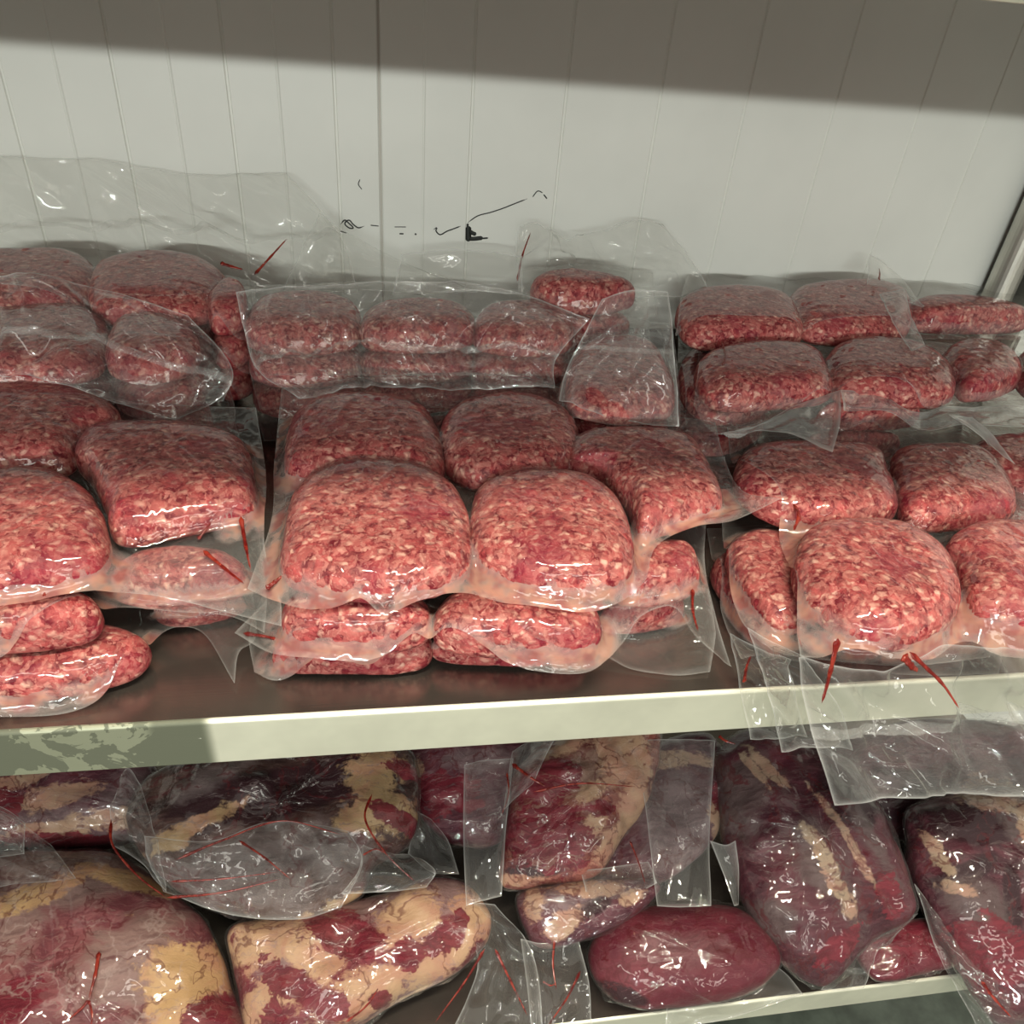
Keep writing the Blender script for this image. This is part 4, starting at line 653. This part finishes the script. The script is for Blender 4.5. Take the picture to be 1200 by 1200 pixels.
def add_flap(parent, loc, d, seed):
    E = [A(e) for e in d['e']]
    Lu = max(np.linalg.norm(np.diff(E[0], axis=0), axis=1).sum(), np.linalg.norm(np.diff(E[2], axis=0), axis=1).sum())
    Lv = max(np.linalg.norm(np.diff(E[1], axis=0), axis=1).sum(), np.linalg.norm(np.diff(E[3], axis=0), axis=1).sum())
    st = d.get('step', 0.0023)
    nu, nv = int(np.clip(Lu / st, 12, 220)), int(np.clip(Lv / st, 12, 150))
    S = coons(E[0], E[1], E[2], E[3], nu, nv)
    U, V = metric(S)
    b = border(U, V)
    amp = d.get('amp', 1.0)
    rs = np.random.RandomState(seed)
    H = np.zeros_like(U)
    for k in range(4):
        a = rs.uniform(0, math.pi); L = rs.uniform(0.035, 0.11)
        H += 0.0016 * amp * np.sin((U * math.cos(a) + V * math.sin(a)) * 2 * math.pi / L + rs.uniform(0, 6) + 1.5 * np.sin(U * 40 + k))
    H += 0.0035 * amp * (np.abs(vnoise(S, 22, seed + 5)) - 0.2)
    H += amp * creases(U, V, int(1.4 * d.get('n', 26)), seed + 9, h=(0.0015, 0.0060), w=(0.003, 0.0095), ln=(0.03, 0.14), main=d.get('dir'), spread=d.get('spread', 2.2))
    for k in range(int(d.get('folds', Lu / 0.035))):
        x0 = rs.uniform(0, Lu); sl = rs.uniform(-0.35, 0.35); A_ = rs.uniform(0.0025, 0.006) * amp * 0.7; w_ = rs.uniform(0.005, 0.013)
        y0, yl = rs.uniform(0, Lv), rs.uniform(0.4, 1.0) * Lv
        H += A_ * np.exp(-np.abs(U - x0 - sl * V + 0.004 * np.sin(V * 60 + k)) / w_) * np.clip(1.2 - ((V - y0) / yl) ** 2, 0, 1) * rs.choice([1, -1])
    H = blur(H, 2)
    H *= np.clip(b / 0.006, 0.45, 1)
    N = normals(S)
    S = S + N * H[..., None]
    for deck in (0.0, -0.555):
        S[..., 2] = np.where((S[..., 1] > -0.002) & (S[..., 2] < deck + 0.001) & (S[..., 2] > deck - 0.05), deck + 0.001, S[..., 2])
    hz = 0.30 * np.exp(-b / 0.0016) + d.get('haze', 0.0)
    ju = np.zeros_like(U)
    o = mesh_obj('bag_flap', grid_mesh('bag_flap', S - loc, attrs={'haze': hz + 0 * U, 'juice': ju}, mat=M_FLAP), parent)
    for v0, v1 in d.get('seal', []):
        r0, r1 = int(v0 * (nv - 1)), max(int(v0 * (nv - 1)) + 2, int(v1 * (nv - 1)))
        T = S[r0:r1 + 1]
        n2 = normals(S)[r0:r1 + 1]
        vv = np.linspace(0, 1, T.shape[0])[:, None]
        ridge = 0.0007 + 0.0011 * np.abs(np.sin(vv * math.pi * 2)) + 0.0004 * np.sin(U[r0:r1 + 1] * 900)
        T = T + n2 * ridge[..., None]
        mesh_obj('seal_seam', grid_mesh('seal_seam', T - loc, attrs={'haze': 0.1 + 0 * ridge, 'juice': 0 * ridge}, mat=M_SEAL), o)
    return o

def add_streak(parent, loc, s):
    V = tube(A(s['p']), s.get('r', 0.0012) * 0.6, n=44, k=8, flat=0.3)
    return mesh_obj('juice_streak', grid_mesh('juice_streak', V - loc, closed=True, mat=M_JUICE), parent)

def mince_pack(d, seed):
    pts = [A(p['P']) for p in d['patties']]
    allp = np.vstack(pts)
    loc = np.array([allp[:, 0].mean(), allp[:, 1].mean(), d['zf'] / 10000.0])
    root = tag(empty('mince_pack', loc), d['label'], 'meat pack', d.get('group'))
    fns = []
    gr = d.get('grow', 1.0)
    pts = [P.mean(0) + (P - P.mean(0)) * gr for P in pts]
    for i, (p, P) in enumerate(zip(d['patties'], pts)):
        up, dn = p.get('up', 0.017), p.get('dn', 0.017)
        V, c, n = pillow(P, up, dn, p=4.4, q=2.3, nt=120, nr=24, lump=0.0011, lscale=75, seed=seed * 17 + i)
        mesh_obj('patty', grid_mesh('patty', V - loc, closed=True, mat=M_MINCE), root)
        fns.append((outline_fn(P), up, P[:, 2].mean()))
    E = [A(e) for e in d['e']]
    st = d.get('step', 0.0024)
    Lu = max(np.linalg.norm(np.diff(E[0], axis=0), axis=1).sum(), np.linalg.norm(np.diff(E[2], axis=0), axis=1).sum())
    Lv = max(np.linalg.norm(np.diff(E[1], axis=0), axis=1).sum(), np.linalg.norm(np.diff(E[3], axis=0), axis=1).sum())
    nu, nv = int(np.clip(Lu / st, 20, 210)), int(np.clip(Lv / st, 20, 180))
    S = coons(E[0], E[1], E[2], E[3], nu, nv)
    U, W = metric(S)
    b = border(U, W)
    base = S[..., 2]
    env = base.copy()
    raw = np.full_like(base, -1.0)
    rmin = np.full_like(base, 9.0)
    for (c, fn), up, zc in fns:
        r = fn(S[..., 0], S[..., 1])
        rmin = np.minimum(rmin, r)
        top = zc + (up + 0.0007) * np.clip(1 - np.clip(r, 0, 1) ** 4.4, 0, 1) ** (1 / 2.3)
        s = np.clip((r - 1.0) / 0.16, 0, 1)
        skirt = zc * (1 - s) + base * s
        h = np.where(r < 1, top, skirt)
        env = np.maximum(env, h)
        raw = np.maximum(raw, np.where(r < 0.985, top, -1))
    film = np.maximum(blur(env, 5), raw)
    loose = np.clip((rmin - 1.0) / 0.12, 0, 1) * np.clip(b / 0.008, 0.2, 1)
    film = film + loose * 0.0035 * vnoise(S, 32, seed + 3)
    cr = creases(U, W, d.get('n', 60), seed, h=(0.0006, 0.0026), w=(0.0016, 0.0042), ln=(0.015, 0.06))
    film = film + np.maximum(cr, -0.0002) * np.where(rmin < 1, 0.6, 1.0)
    film = np.where(S[..., 1] > -0.002, np.maximum(film, 0.0012), film)
    S2 = S.copy(); S2[..., 2] = film
    hz = 0.22 * np.exp(-b / 0.0018) + d.get('loose', 0.05) * np.clip((rmin - 1.06) / 0.12, 0, 1)
    ju = np.clip((rmin - 0.97) / 0.04, 0, 1) * np.clip((1.30 - rmin) / 0.16, 0, 1) * d.get('juice', 0.85) * np.clip((0.045 - b) / 0.015, 0, 1)
    mesh_obj('bag', grid_mesh('bag', S2 - loc, attrs={'haze': hz, 'juice': ju}, mat=M_FILM), root)
    for k, f in enumerate(d.get('flaps', [])):
        add_flap(root, loc, f, seed * 31 + k)
    for s in d.get('streaks', []):
        add_streak(root, loc, s)
    for i, (dx, dy, dz, lab) in enumerate(d.get('under', [])):
        r2 = root.copy(); col.objects.link(r2)
        r2.location = (loc[0] + dx, loc[1] + dy, loc[2] + dz)
        r2['label'] = lab
        for ch in list(root.children):
            if ch.name.split('.')[0] in ('patty', 'bag'):
                c2 = ch.copy(); col.objects.link(c2); c2.parent = r2
    return root

def meat_pack(d, seed):
    P = A(d['P'])
    nrm = np.array(d['n'], float)
    nt, nr = d.get('nt', 168), 44
    V, c, n = pillow(P, d['up'], d['dn'], nrm, p=2.9, q=2.0, nt=nt, nr=nr, lump=d.get('lump', 0.004), lscale=24, seed=seed * 13)
    def settle(X):
        X = X + (vnoise(X, 60, seed) * 0.0014 + vnoise(X, 12, seed + 2) * d.get('sag', 0.009) * np.clip(((X - c) @ n) / d['up'], 0, 1))[..., None] * n
        X[..., 2] = np.where((X[..., 1] > -0.003) & (X[..., 2] < -0.5525), -0.5525, X[..., 2])
        return X
    V = settle(V)
    loc = np.array([V[..., 0].mean(), V[..., 1].mean(), V[..., 2].min()])
    root = tag(empty('meat_pack', loc), d['label'], 'meat pack', d.get('group'))
    at = {}
    for k in ('fat', 'skin', 'dark', 'red'):
        a = np.zeros(V.shape[:2])
        for B in d.get(k, []):
            q = np.array(B[:3]) / 10000.0
            ax = np.array(B[3:6]) ; ra, rb = B[6] / 10000.0, B[7] / 10000.0
            D = V - q
            D = D - (D @ n)[..., None] * n
            s = D @ ax
            t2 = np.maximum((D ** 2).sum(-1) - s ** 2, 0)
            rr = np.sqrt((s / ra) ** 2 + t2 / rb ** 2)
            a = np.maximum(a, np.clip(1.25 - 0.75 * rr, 0, 1))
        side = (V - c) @ n
        a = a * (side > -0.4 * d['dn'])
        at[k] = a
    mesh_obj('meat_cut', grid_mesh('meat_cut', V - loc, closed=True, attrs=at, mat=d['mat']), root)
    F, _, _ = pillow(P, d['up'] + 0.0022, d['dn'] + 0.001, nrm, p=2.9, q=2.0, nt=230, nr=60, lump=d.get('lump', 0.004), lscale=24, seed=seed * 13, grow=1.02)
    F = settle(F)
    dv = np.r_[0, np.cumsum(np.linalg.norm(np.diff(F, axis=0), axis=-1).mean(1))]
    per = np.linalg.norm(np.diff(catmull(P, 100, True), axis=0), axis=1).sum()
    U, W = np.meshgrid(np.linspace(0, per, F.shape[1]), dv)
    H = np.maximum(creases(U, W, int(d.get('nc', 60) * 0.9), seed, h=(0.0014, 0.0050), w=(0.0024, 0.0060), ln=(0.02, 0.10)), -0.0006)
    fadeU = np.clip(np.minimum(U, per - U) / 0.01, 0, 1)
    F = F + normals(F) * (-H * fadeU)[..., None] * (1 if d.get('flip', True) else -1)
    mesh_obj('bag', grid_mesh('bag', F - loc, closed=True, attrs={'haze': np.full(U.shape, 0.0), 'juice': np.zeros(U.shape)}, mat=M_FILM), root)
    for k, f in enumerate(d.get('flaps', [])):
        add_flap(root, loc, f, seed * 37 + k)
    for s in d.get('streaks', []):
        add_streak(root, loc, s)
    return root

CUT_MATS = {}
for k, kw in CUT_KINDS.items():
    CUT_MATS[k] = mat_cut(k, **kw)
for i, d in enumerate(MINCE):
    mince_pack(d, 11 + i)
for i, d in enumerate(CUTS):
    d['mat'] = CUT_MATS[d['kind']]
    meat_pack(d, 101 + i)
